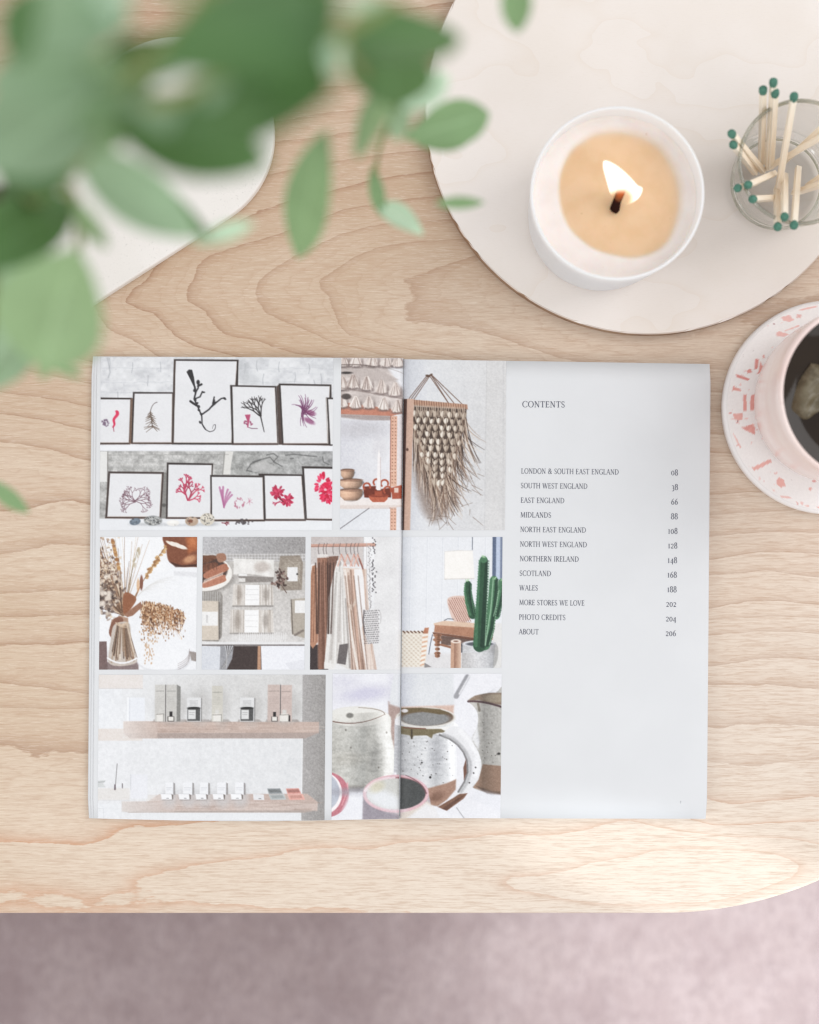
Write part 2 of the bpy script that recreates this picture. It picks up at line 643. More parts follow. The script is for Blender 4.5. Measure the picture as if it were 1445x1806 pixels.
    # purple frond
    for i in range(34):
        a = r.uniform(-2.9, 1.9)
        x, y = 1232 + r.uniform(-8, 8), 345 + r.uniform(-20, 20)
        L = r.uniform(55, 105) * (1 if a > -1 else .85)
        e = (x + math.cos(a) * L * .85, y + math.sin(a) * L)
        c.curve((x, y), (x + math.cos(a + .4) * L * .5, y + math.sin(a + .4) * L * .5), e, 5, (112, 62, 98), 2.5, alpha=.9)
    c.ell(1275, 355, 28, 14, (124, 52, 96), .7, 10, .3)
    c.ell(1265, 402, 34, 14, (124, 52, 96), .7, 10, .5)
    # bottom row
    for a0 in (-2.9, -2.45, -2.05, -.85, -.45, -.1, -2.7, .35, 2.8):
        c.weed(262, 868 + r.uniform(-8, 6), a0, 34, 4.5, 4, (112, 82, 92), .42, 2, .7, .2, 2.5)
    for a0, L, x, y in ((-2.0, 46, 566, 860), (-1.75, 40, 545, 815), (-1.5, 34, 552, 790), (-1.05, 44, 570, 858), (-.85, 36, 588, 832), (-.25, 30, 574, 862), (-2.4, 26, 552, 828)):
        c.weed(x, y, a0, L, 9, 3, [(182, 70, 96), (196, 84, 108), (160, 54, 80)][r.integers(3)], .46, 2, .64, .35, 5)
    c.line([(566, 862), (548, 810), (552, 770)], 8, (176, 66, 92), 5)
    c.line([(568, 862), (600, 820)], 7, (176, 66, 92), 5)
    for a0, L in ((-1.85, 120), (-1.65, 118), (-1.35, 105), (-1.15, 95), (-.95, 88), (-1.75, 100)):
        e = (778 + math.cos(a0) * L * .85, 902 + math.sin(a0) * L)
        c.curve((776, 905), (778 + math.cos(a0) * L * .35 - 6, 902 + math.sin(a0) * L * .6), e, 6, (168, 98, 140), 12, alpha=.75)
    for _ in range(34):
        a = r.uniform(0, 6.28)
        c.ell(864 + 26 * math.cos(a) + r.uniform(-5, 5), 878 + 26 * math.sin(a) + r.uniform(-5, 5), 5, 3, (176, 110, 130), .8, 2, r.uniform(0, 3))
    for a0 in (-1.9, -1.3, -.6, .4, 1.4, 2.4):
        c.line([(922, 868), (922 + 22 * math.cos(a0), 868 + 22 * math.sin(a0))], 3.5, (184, 120, 140), 2)
    for (cx, cy, rr, n) in ((1085, 815, 34, 46), (1140, 858, 32, 46)):
        for _ in range(n):
            a, d = r.uniform(0, 6.28), rr * math.sqrt(r.uniform(0, 1))
            c.ell(cx + d * math.cos(a), cy + d * math.sin(a), 11, 6, [(186, 44, 80), (160, 34, 64), (206, 74, 104)][r.integers(3)], .9, 2, a)
    c.line([(1092, 845), (1118, 868)], 7, (120, 30, 52))
    c.weed(1100, 870, 2.9, 20, 8, 2, (176, 50, 80), .5, 2, .7)
    for _ in range(90):
        a, d = r.uniform(0, 6.28), math.sqrt(r.uniform(0, 1))
        cx, cy = (1372, 815) if r.uniform() > .3 else (1345, 770)
        c.ell(cx + 42 * d * math.cos(a), cy + 62 * d * math.sin(a), 13, 7, [(214, 32, 74), (232, 66, 104), (190, 26, 62)][r.integers(3)], .9, 2, a)
    c.ell(1362, 800, 9, 7, (226, 190, 196), .9, 3)
    # pebbles on the shelf
    def pebble(x, y, rx, ry, col, sp, rot=0):
        c.ell(x + 12, y + ry * .75, rx * 1.15, ry * .35, (160, 160, 162), .7, 14)
        c.ell(x, y, rx, ry, col, 1, 4, rot)
        c.ell(x - rx * .1, y - ry * .35, rx * .7, ry * .4, tuple(min(255, v + 28) for v in col), .7, 10, rot)
        for _ in range(sp):
            a, d = r.uniform(0, 6.28), math.sqrt(r.uniform(0, 1)) * .9
            c.ell(x + rx * d * math.cos(a), y + ry * d * math.sin(a), r.uniform(2, 5), r.uniform(2, 4), (70, 68, 68) if r.uniform() > .4 else (205, 203, 198), .7, 2)
    pebble(262, 985, 32, 20, (104, 116, 128), 4, -.2)
    pebble(366, 979, 53, 29, (140, 142, 142), 70)
    pebble(482, 993, 36, 17, (222, 218, 212), 3)
    pebble(590, 983, 38, 27, (172, 150, 132), 10)
    c.ell(582, 982, 14, 10, (110, 62, 44), .8, 6)
    pebble(680, 972, 42, 36, (196, 188, 174), 40)
    c.weed(765, 992, .1, 16, 6, 2, (130, 60, 70), .7, 3, .8)
    for _ in range(26):
        c.ell(885 + r.normal(0, 18), 986 + r.normal(0, 10), 6, 4, (86, 80, 82), .9, 2)
    c.a = c.a * .95 + .05 * .80
    return finish(c)


def pic_macrame():
    c = Canvas(601, 630, 892, 935, (206, 207, 211), 5)
    c.xf(590, 620, 4.661)
    r = c.rng
    c.grain(5, 30, 30)
    # left: blanket with tassels on a shelf
    c.rect(40, 40, 570, 480, (190, 180, 176))
    c.grain(16, 14, 8, (40, 40, 570, 480))
    c.poly([(430, 130), (570, 60), (570, 330), (520, 260)], (216, 216, 220), soft=30)
    c.poly([(50, 125), (300, 120), (520, 230), (400, 260), (60, 200)], (180, 170, 166), soft=16)

    def tassel(x, y, w, h):
        c.poly([(x - w * .12, y), (x + w * .12, y), (x + w * .5, y + h * .8), (x + w * .3, y + h), (x - w * .3, y + h), (x - w * .5, y + h * .8)], (204, 193, 187), soft=7)
        c.ell(x, y + h * .98, w * .5, 16, (104, 92, 90), .7, 14)
        c.ell(x, y + h * .72, w * .46, h * .26, (212, 202, 196), 1, 10)
        c.ell(x + w * .46, y + h * .7, w * .10, h * .3, (116, 103, 100), .6, 14)
        for i in range(13):
            e = r.uniform(-.5, .5)
            k = r.uniform(.8, 1.02)
            c.line([(x + e * w * .2, y + r.uniform(0, 12)), (x + e * w * .95, y + h * k)], r.uniform(5, 9), [(228, 220, 214), (168, 152, 146), (210, 198, 192), (140, 124, 118)][r.integers(4)], alpha=.75)
    for x in (60, 180, 310, 420, 520):
        tassel(x + r.uniform(-8, 8), 20 + r.uniform(-4, 4), 110, 105)
    c.curve((50, 110), (200, 100), (330, 125), 9, (110, 98, 94), alpha=.8)
    c.curve((330, 125), (450, 130), (560, 180), 7, (150, 140, 136), alpha=.5)
    for x, y in ((62, 200), (150, 188), (262, 204), (385, 232), (496, 252)):
        tassel(x, y, 108, 115)
    c.curve((50, 300), (250, 330), (570, 390), 10, (142, 128, 124), alpha=.7)
    c.ell(95, 175, 46, 10, (40, 36, 36), .8, 8)
    c.poly([(50, 440), (60, 415), (460, 470), (570, 505), (470, 530), (50, 515)], (188, 132, 112), soft=3)
    for i in range(7):
        c.line([(50, 440 + i * 11), (470, 476 + i * 9)], 3, (160, 104, 86), alpha=.5)
    for x, y in ((60, 360), (170, 368), (280, 366), (405, 380), (515, 400)):
        tassel(x, y, 100, 100)
    c.ell(95, 370, 40, 24, (66, 58, 56), .8, 10)
    c.poly([(50, 515), (470, 530), (470, 560), (410, 580), (200, 560), (50, 540)], (140, 122, 116), alpha=.7, soft=14)
    c.hgrad((40, 570, 460, 1200), (196, 196, 202), (212, 212, 217))
    c.ell(230, 640, 240, 70, (180, 178, 182), .7, 90)
    c.ell(370, 800, 60, 90, (196, 194, 197), .7, 60)
    # pegboard post
    for y0, y1 in ((530, 1110), (1275, 1480)):
        c.rect(462, y0, 516, y1, (208, 168, 148), soft=3)
        c.line([(462, y0), (462, y1)], 7, (156, 104, 88))
        for i in range(int((y1 - y0) / 28)):
            c.ell(478, y0 + 18 + i * 28, 4, 4, (120, 80, 66))
            c.ell(503, y0 + 18 + i * 28, 4, 4, (120, 80, 66))
    c.rect(516, 530, 572, 1110, (206, 200, 201), soft=3)
    # shelf, bowls, candle, terracotta
    c.poly([(40, 1205), (575, 1215), (575, 1275), (40, 1300)], (222, 212, 208), soft=4)
    c.poly([(40, 1262), (575, 1262), (575, 1290), (40, 1305)], (200, 186, 180), alpha=.6, soft=6)
    c.hgrad((40, 1300, 462, 1480), (206, 208, 214), (212, 214, 219))
    c.line([(55, 1455), (290, 1288)], 5, (90, 84, 84))
    c.rect(516, 1280, 572, 1480, (210, 210, 215))

    def bowl(x, y, w, h, col):
        c.poly([(x - w, y), (x + w, y), (x + w * .95, y + h * .6), (x + w * .55, y + h), (x - w * .55, y + h), (x - w * .95, y + h * .6)], col, soft=4)
        c.ell(x, y, w, 13, (112, 84, 70), 1, 3)
        c.ell(x, y + 4, w * .9, 10, (160, 130, 112), .8, 4)
        c.shade([(x - w, y + 8), (x + w, y + 8), (x + w * .95, y + h * .6), (x + w * .55, y + h), (x - w * .55, y + h), (x - w * .95, y + h * .6)], [(0, 1.0), (.3, 1.14), (.6, .98), (1, .62)], 6)
        c.shade([(x - w, y + 8), (x + w, y + 8), (x + w * .55, y + h), (x - w * .55, y + h)], [(0, 1.06), (.6, 1.0), (1, .74)], 6, True)
    bowl(110, 975, 56, 75, (176, 146, 126))
    bowl(140, 1056, 95, 75, (186, 156, 136))
    bowl(140, 1138, 96, 86, (190, 156, 134))
    tc, tcd = (168, 88, 66), (116, 56, 42)
    c.poly([(240, 1110), (345, 1105), (340, 1205), (250, 1200)], tcd, soft=4)
    c.poly([(385, 1130), (470, 1120), (470, 1200), (390, 1200)], tcd, soft=4)
    c.poly([(470, 1120), (560, 1095), (560, 1210), (480, 1212)], tc, soft=4)
    c.rect(495, 1120, 530, 1160, (212, 190, 180), soft=4)
    for x, y, rr in ((270, 1110, 28), (350, 1075, 26), (415, 1085, 30), (440, 1140, 30)):
        for a in np.linspace(2.4, 6.6, 12):
            c.ell(x + rr * math.cos(a), y + rr * math.sin(a), 8, 8, tc)
    c.poly([(285, 1185), (450, 1180), (440, 1215), (415, 1238), (320, 1238), (295, 1215)], (178, 100, 76), soft=3)
    c.ell(367, 1184, 82, 14, (140, 70, 52), 1, 3)
    c.rect(335, 1138, 398, 1186, (160, 84, 62), soft=3)
    c.ell(366, 1140, 31, 9, (120, 60, 44))
    c.poly([(352, 1140), (357, 860), (364, 815), (370, 808), (377, 860), (383, 1140)], (228, 222, 222), soft=3)
    c.line([(380, 870), (384, 1136)], 5, (186, 172, 170))
    c.line([(380, 1010), (560, 960)], 4, (214, 200, 192), alpha=.6)
    # right: pale wall
    c.hgrad((571, 60, 760, 1480), (190, 192, 198), (204, 205, 209))
    c.hgrad((760, 60, 1420, 1480), (204, 205, 208), (198, 197, 197))
    c.rect(1245, 60, 1420, 1480, (197, 196, 196), soft=10)
    c.line([(1246, 60), (1240, 1480)], 6, (182, 181, 182), alpha=.7, soft=3)
    c.line([(1385, 60), (1392, 1480)], 14, (186, 185, 186), alpha=.6, soft=10)
    c.ell(1120, 1000, 120, 500, (190, 190, 192), .45, 160)
    # hanger cords
    for a, b in (((755, 200), (612, 385)), ((765, 205), (632, 385)), ((780, 200), (652, 390)), ((775, 195), (935, 425)), ((790, 195), (940, 430)), ((795, 195), (985, 430)), ((798, 195), (1055, 440))):
        c.line([a, b], 6, (112, 88, 76))
    c.ell(762, 200, 18, 10, (98, 76, 64), rot=.3)
    c.ell(788, 192, 16, 8, (98, 76, 64), rot=-.5)
    # woven hanging
    c.poly([(640, 395), (1090, 435), (1095, 475), (640, 445)], (168, 132, 112), soft=4)
    for i in range(44):
        x = 645 + i * 10
        c.line([(x, 398 + i * .95), (x + 3, 445 + i * .9)], 5, [(196, 166, 146), (120, 90, 74)][i % 2], alpha=.8)
    c.poly([(640, 450), (1085, 475), (1080, 560), (1030, 720), (960, 920), (890, 1090), (830, 1090), (740, 880), (660, 650), (640, 620)], (84, 70, 62), soft=6)
    c.spoly([(650, 900), (760, 960), (900, 1040), (985, 1060), (1010, 1240), (930, 1330), (830, 1400), (740, 1330), (680, 1150)], (120, 100, 88), alpha=.6, soft=70)
    for _ in range(430):
        t = r.uniform(0, 1)
        if r.uniform() < .5:
            x, y = 642 + 200 * t, 560 + 520 * t
            dx = r.uniform(-30, 130)
        else:
            x, y = 1075 - 190 * t, 480 + 620 * t
            dx = r.uniform(-60, 150) * (1 if r.uniform() > .25 else 1.5)
        L = r.uniform(180, 470) * (1 - .25 * t)
        e = (min(x + dx, 1260), min(y + L, 1462))
        if e[0] < 645:
            e = (645 + r.uniform(0, 20), e[1])
        m = (x + dx * .2, y + L * .55)
        c.curve((x, y), m, e, r.uniform(5, 10), [(96, 78, 68), (150, 128, 112), (182, 164, 148), (70, 56, 50), (128, 104, 90), (206, 192, 178)][r.integers(6)], 3, .85, 6)
    for _ in range(46):
        x, y = r.uniform(720, 1180), r.uniform(900, 1420)
        a = r.uniform(-.6, 2.4)
        L = r.uniform(40, 110)
        c.line([(x, y), (x + L * math.cos(a), y + L * math.sin(a))], 4, (112, 92, 80), 3, .8)
    for i in range(24):
        x = 652 + i * 18
        c.curve((x, 440 + i), (x + r.uniform(-12, 12), 470 + i), (x + r.uniform(-6, 6), 530 + i * .5), 10, (176, 160, 146), 8, .9, 5)
    row = 0
    for y in range(505, 1080, 56):
        t = (y - 505) / 575
        xa, xb = 655 + 160 * t * t + 20 * t, 1060 - 130 * t * t - 40 * t
        n = max(2, int((xb - xa) / 52))
        for i in range(n + 1):
            x = xa + (xb - xa) * (i + (.5 if row % 2 else 0)) / n
            if x > xb + 10:
                continue
            yy = y + 20 * (x - 650) / 420 + r.uniform(-5, 5)
            c.curve((x - 20, yy - 24), (x - 18, yy + 6), (x - 3, yy + 28), 11, (180, 166, 152), 8, .95, 5)
            c.curve((x + 20, yy - 24), (x + 18, yy + 6), (x + 3, yy + 28), 11, (150, 134, 120), 8, .95, 5)
            c.ell(x + r.uniform(-3, 3), yy, r.uniform(12, 17), r.uniform(20, 26), [(206, 195, 182), (184, 170, 156), (216, 207, 196)][r.integers(3)], 1, 5, r.uniform(-.5, .5))
            c.line([(x + 9, yy - 16), (x + 7, yy + 18)], 6, (122, 106, 95), alpha=.8)
        row += 1
    # timber post at the fold
    c.rect(556, 390, 600, 1480, (84, 62, 56), soft=3)
    c.poly([(594, 388), (650, 390), (628, 1480), (578, 1480)], (196, 166, 150), soft=3)
    for i in range(5):
        c.line([(604 + i * 9, 395), (588 + i * 8, 1478)], 3, (176, 142, 126), alpha=.5)
    c.ell(600, 806, 10, 13, (96, 70, 60), 1, 3)
    c.grain(5, 2, 2)
    return finish(c)


def pic_vase():
    c = Canvas(176, 947, 347, 1181, (224, 225, 229), 7)
    c.xf(160, 935, 3.6125)
    r = c.rng
    c.rect(180, 40, 480, 260, (229, 230, 233), soft=30)
    c.poly([(530, 260), (690, 270), (690, 300), (530, 290)], (206, 206, 210), alpha=.8, soft=10)
    # rust leather chair
    c.spoly([(470, 20), (720, 20), (720, 215), (640, 234), (560, 232), (498, 200), (480, 130)], (132, 84, 62), soft=8)
    c.poly([(600, 40), (690, 40), (690, 120), (620, 150)], (168, 104, 68), soft=20)
    c.ell(630, 185, 42, 22, (196, 150, 116), .9, 16, -.4)
    c.poly([(500, 200), (580, 225), (690, 215), (690, 232), (540, 236)], (70, 44, 36), alpha=.8, soft=8)
    c.ell(645, 75, 22, 30, (192, 126, 84), .7, 18)
    for i in range(11):
        x, y = 500 + i * 9, 60 + i * 3 + r.uniform(-6, 6)
        c.ell(x, y + 20, 26, 8, (226, 216, 206), .95, 4, .5)
    # white wall with grid lines
    c.line([(180, 50), (205, 260)], 4, (200, 200, 203), alpha=.7)
    # table edge, plates
    c.poly([(40, 710), (105, 708), (112, 890), (40, 890)], (120, 100, 98), soft=5)
    c.poly([(110, 840), (310, 830), (310, 890), (40, 890)], (118, 100, 98), alpha=.85, soft=10)
    c.ell(470, 820, 175, 95, (206, 207, 211), 1, 8)
    c.ell(460, 806, 170, 90, (224, 225, 229), 1, 5)
    for i in range(4):
        c.curve((560, 888 - i * 12), (640, 860 - i * 14), (632, 800 - i * 14), 4, (150, 140, 138), alpha=.7)
    c.poly([(630, 770), (690, 780), (690, 840), (645, 830)], (150, 142, 138), soft=8)
    # dried stems: left mass
    for _ in range(150):
        a = -math.pi / 2 + r.normal(-.42, .34)
        L = r.uniform(180, 560)
        x, y = 215 + r.uniform(-14, 14), 545
        e = (max(52, x + math.cos(a) * L), max(42, y + math.sin(a) * L))
        c.curve((x, y), (x + math.cos(a) * L * .5 + r.uniform(-15, 15), y + math.sin(a) * L * .5), e, 5, [(168, 138, 112), (128, 98, 78), (198, 176, 150), (98, 76, 64)][r.integers(4)], 3, .7, 6)
    for _ in range(420):
        x, y = 108 + r.normal(0, 42), 330 + r.normal(0, 130)
        if 52 < x < 225 and y < 560:
            c.ell(x, y, r.uniform(5, 12), r.uniform(4, 8), [(208, 190, 168), (160, 132, 110), (120, 96, 82), (226, 214, 198), (90, 72, 64)][r.integers(5)], .7, 3, r.uniform(0, 3))
    for _ in range(160):
        x, y = 105 + r.normal(0, 30), 450 + r.normal(0, 50)
        c.ell(max(x, 55), y, r.uniform(7, 16), r.uniform(6, 10), [(106, 90, 84), (150, 132, 120), (78, 66, 62), (196, 184, 172)][r.integers(4)], .75, 4, r.uniform(0, 3))
    for i in range(40):
        t = r.uniform(0, 1)
        c.ell(135 + 45 * t, 60 + 190 * t, 11, 8, [(190, 152, 104), (168, 126, 84), (150, 106, 70)][r.integers(3)], .8, 4)
    for i in range(9):
        c.ell(80 + r.uniform(-30, 40), 310 + r.uniform(-40, 240), 22, 16, (218, 208, 198), .6, 10)
    # tall ears to the right
    for i in range(46):
        t = r.uniform(0, 1)
        c.ell(345 + 130 * t + r.normal(0, 5), 305 - 190 * t + r.normal(0, 5), 11, 8, [(184, 144, 98), (206, 172, 128), (150, 110, 74)][r.integers(3)], .85, 4)
    c.line([(250, 480), (345, 305), (470, 110)], 5, (150, 118, 88))
    c.line([(235, 470), (262, 260), (300, 110)], 4, (150, 136, 112))
    for i in range(16):
        t = r.uniform(0, 1)
        c.ell(270 + 40 * t + r.uniform(-12, 12), 230 - 115 * t, 13, 5, (176, 164, 142), .75, 4, r.uniform(-1.5, -.5))
    c.line([(270, 470), (322, 340)], 6, (140, 102, 78))
    c.ell(323, 335, 11, 48, (130, 86, 70), .95, 4)
    c.ell(302, 352, 10, 45, (206, 164, 126), .8, 5)
    for _ in range(40):
        a = r.uniform(-1.1, -.2)
        L = r.uniform(60, 260)
        c.curve((300, 420), (300 + L * .4, 400 - L * .4), (300 + L, 420 + math.sin(a) * L * .7), 3, (206, 204, 202), 2, .6, 6)
    # drooping plume
    for _ in range(70):
        s = r.uniform(0, 1)
        x1, y1 = 340 + 260 * s, 460 + 60 * s + r.uniform(0, 30)
        c.curve((250, 530), (340 + 60 * s, 420 - 5 * s), (x1, y1 + r.uniform(60, 220) * (1 - .3 * s)), 3.5, (170, 134, 104), 2, .6, 8)
    for _ in range(150):
        s = r.beta(1.1, 1.4)
        x, y = 325 + 275 * s, 450 + 70 * s * s + r.uniform(0, 60)
        L = r.uniform(40, 150) * (1 - .3 * s)
        c.curve((x, y), (x + r.uniform(-8, 12), y + L * .5), (x + r.uniform(-14, 22), y + L), 5, [(128, 92, 66), (158, 118, 84), (98, 68, 50), (186, 150, 116)][r.integers(4)], 3, .75, 5)
    for _ in range(1300):
        s = r.beta(1.1, 1.5)
        x = 325 + 280 * s + r.normal(0, 6)
        top = 450 + 70 * s * s
        y = top + r.gamma(2.2, 42) * (1 - .3 * s)
        if y < 690 + r.uniform(0, 60) - 30 * s and y < 845:
            c.ell(x, y, r.uniform(2, 4.5), r.uniform(3, 7), [(138, 98, 70), (164, 120, 86), (200, 164, 128), (96, 66, 48), (224, 204, 180)][r.integers(5)], .8, 2)
    for _ in range(60):
        x = 375 + r.normal(0, 22)
        y = r.uniform(640, 850)
        c.ell(x, y, 4, 7, (184, 150, 118), .8, 2)
    # tie and vase
    c.spoly([(215, 400), (265, 410), (290, 450), (220, 540), (205, 480)], (146, 98, 72), soft=6)
    c.poly([(215, 535), (320, 455), (330, 490), (270, 545), (235, 555)], (150, 112, 92), soft=5)
    c.poly([(135, 570), (190, 545), (240, 560), (245, 610), (120, 640)], (168, 140, 122), soft=5)
    c.spoly([(150, 565), (205, 560), (200, 620), (150, 690), (118, 650)], (134, 96, 80), soft=5)
    c.spoly([(130, 690), (155, 600), (245, 590), (262, 690), (300, 810), (285, 850), (200, 866), (130, 855), (112, 810)], (186, 176, 168), soft=5)
    for _ in range(60):
        x = r.uniform(135, 285)
        c.line([(200 + (x - 200) * .45, 600), (x, r.uniform(760, 842))], r.uniform(5, 11), [(118, 96, 82), (158, 136, 116), (206, 194, 180), (84, 68, 60), (140, 112, 90)][r.integers(5)], alpha=.75)
    for _ in range(10):
        c.curve((150 + r.uniform(0, 90), 590), (170, 620), (240, 580 + r.uniform(0, 60)), 4, (196, 176, 156), alpha=.8)
    c.curve((112, 815), (205, 880), (302, 812), 10, (226, 226, 228))
    c.line([(113, 810), (130, 690)], 5, (220, 220, 222), alpha=.8)
    c.line([(262, 690), (300, 812)], 4, (110, 94, 88), alpha=.7)
    c.grain(6, 1.6, 1.6)
    return finish(c)


def pic_linens():
    c = Canvas(357, 947, 538, 1181, (186, 184, 184), 9)
    c.xf(160, 935, 3.6125)
    r = c.rng
    c.hgrad((700, 40, 1370, 160), (178, 177, 179), (150, 147, 146))
    c.grain(12, 2, 2, (700, 40, 1370, 160))
    c.hgrad((700, 155, 1370, 720), (178, 174, 170), (196, 193, 191), True)
    c.grain(9, 3, 3, (700, 155, 1370, 720))
    c.rect(700, 150, 1370, 200, (160, 157, 156), alpha=.7, soft=4)
    for i in range(34):
        c.line([(705 + i * 20, 152), (707 + i * 20, 196)], 3, (206, 205, 206))
    for y in (154, 174, 194):
        c.line([(700, y), (1370, y)], 3, (204, 203, 204))
    # bowl of brushes
    c.ell(722, 292, 190, 108, (120, 114, 110), .6, 20, .05)
    c.ell(715, 272, 186, 116, (224, 220, 214), 1, 5, .05)
    c.ell(705, 256, 166, 96, (88, 70, 64), 1, 8)
    for pts, col in (([(705, 170), (780, 160), (800, 180), (710, 215)], (120, 84, 66)), ([(705, 225), (790, 205), (805, 228), (715, 270)], (128, 86, 68)),
                     ([(722, 275), (845, 215), (872, 232), (868, 258), (745, 310)], (168, 116, 94)), ([(712, 335), (840, 285), (860, 305), (850, 330), (725, 368)], (176, 124, 102)),
                     ([(800, 155), (850, 150), (860, 190), (815, 205)], (160, 122, 102))):
        c.spoly(pts, col, soft=4)
    for i in range(15):
        x = 720 + i * 8.4
        c.line([(x, 338 - i * 3.7), (x + 4, 318 - i * 3.6)], 4, (228, 214, 204))
    for i in range(30):
        x = 712 + r.uniform(0, 90)
        c.line([(x, 180 + r.uniform(0, 70)), (x + 5, 196 + r.uniform(0, 60))], 3, (92, 64, 52), alpha=.6)
    # wire basket and pouch
    c.poly([(700, 392), (830, 392), (842, 420), (838, 680), (815, 710), (700, 705)], (140, 135, 130), soft=5)
    for i in range(9):
        c.line([(704 + i * 15, 395), (704 + i * 15, 455)], 3, (186, 184, 182))
        c.line([(702, 398 + i * 8), (835, 398 + i * 8)], 2.5, (180, 178, 176), alpha=.7)
    c.poly([(700, 450), (815, 452), (818, 700), (700, 700)], (196, 186, 174), soft=4)
    c.rect(700, 520, 812, 608, (220, 219, 218), soft=3)
    c.rect(738, 540, 748, 590, (180, 178, 178), alpha=.8)
    c.line([(818, 460), (822, 690)], 8, (104, 98, 94), alpha=.7, soft=3)
    # folded cloths
    c.poly([(912, 180), (1165, 190), (1168, 300), (1060, 285), (985, 275), (908, 282)], (216, 213, 209), soft=6)
    c.grain(12, 6, 10, (905, 180, 1170, 300))
    c.ell(1090, 235, 50, 34, (170, 160, 154), .7, 22)
    c.poly([(940, 290), (1165, 300), (1160, 330), (945, 335)], (140, 134, 130), soft=5)
    c.rect(942, 278, 995, 292, (222, 221, 220))
    c.rect(942, 306, 985, 330, (206, 203, 200), soft=3)

    def bundle(x0, y0, x1, y1, b0, b1):
        c.poly([(x0, y0), (x1, y0 + 6), (x1 + 8, y1), (x0 - 5, y1 + 6)], (204, 199, 194), soft=4)
        for i in range(70):
            x = r.uniform(x0, x1)
            c.line([(x, y0 + 4), (x + r.uniform(-4, 4), y1)], 4, [(168, 158, 148), (214, 210, 206), (150, 140, 132)][r.integers(3)], alpha=.4)
        c.ell((x0 + b0) / 2, (y0 + y1) / 2, 18, (y1 - y0) * .35, (146, 136, 128), .6, 16)
        c.ell((b1 + x1) / 2, (y0 + y1) / 2, 18, (y1 - y0) * .3, (140, 132, 126), .6, 16)
        c.rect(b0, y0 + 4, b1, y1 + 2, (232, 231, 231), soft=3)
        for k in (.25, .5, .75):
            c.line([(b0 + 4, y0 + (y1 - y0) * k), (b1 - 6, y0 + (y1 - y0) * k + 2)], 3, (186, 184, 184), alpha=.8)
        c.line([(x0, y1 + 8), (x1, y1 + 8)], 10, (120, 114, 110), alpha=.6, soft=5)
    bundle(908, 345, 1160, 476, 985, 1075)
    bundle(892, 505, 1162, 650, 982, 1072)
    c.ell(1060, 690, 200, 28, (206, 204, 203), .8, 20)
    for i in range(22):
        c.curve((950 + i * 14, 655), (956 + i * 14, 690), (945 + i * 14, 710), 4, (222, 221, 221), alpha=.7)
    # tag pouches on the right
    c.poly([(1205, 165), (1330, 160), (1352, 210), (1345, 380), (1210, 385), (1198, 240)], (146, 136, 126), soft=5)
    for i in range(70):
        c.line([(1205 + r.uniform(0, 140), 170 + r.uniform(0, 200)), (1215 + r.uniform(0, 130), 175 + r.uniform(0, 200))], 3, (186, 178, 166), alpha=.35)
    c.rect(1252, 236, 1318, 325, (218, 217, 217), soft=3)
    c.ell(1315, 280, 6, 6, (60, 56, 54))
    for _ in range(46):
        c.ell(1195 + r.normal(0, 24), 320 + r.normal(0, 26) + 0.0, 9, 6, [(92, 70, 66), (140, 116, 108), (70, 54, 50)][r.integers(3)], .85, 3, r.uniform(0, 3))
    c.line([(1215, 350), (1248, 400)], 6, (110, 92, 84))
    c.poly([(1278, 440), (1370, 432), (1370, 690), (1285, 665), (1275, 560)], (168, 160, 150), soft=4)
    c.rect(1302, 448, 1370, 528, (218, 217, 217), soft=3)
    c.line([(1278, 445), (1290, 660)], 7, (100, 92, 86), alpha=.8)
    c.line([(1305, 668), (1355, 640)], 14, (120, 110, 104), alpha=.8)
    # lower strip
    c.rect(700, 712, 1370, 732, (214, 213, 214), soft=3)
    c.line([(700, 732), (1370, 732)], 6, (92, 84, 82))
    c.rect(700, 738, 1370, 900, (74, 62, 60))
    c.poly([(700, 738), (832, 740), (830, 900), (700, 900)], (206, 208, 214), soft=4)
    for i in range(20):
        c.line([(705, 745 + i * 8), (820, 750 + i * 8)], 3, (176, 180, 188), alpha=.7)
    c.poly([(830, 738), (915, 735), (905, 820), (870, 890), (825, 900)], (150, 150, 154), soft=4)
    for i in range(8):
        c.curve((838 + i * 4, 880), (880, 800), (915 - i * 8, 738), 4, (214, 214, 216) if i % 2 else (86, 82, 82), alpha=.8)
    c.poly([(1068, 738), (1086, 738), (1090, 900), (1066, 900)], (176, 140, 116), soft=3)
    c.poly([(1088, 738), (1370, 738), (1370, 900), (1094, 900)], (219, 220, 227), soft=4)
    for i in range(14):
        c.line([(1250 + i * 9, 850 - i * 2), (1275 + i * 8, 885)], 6, (196, 197, 204), alpha=.7)
    c.grain(7, 1.6, 1.6)
    return finish(c)


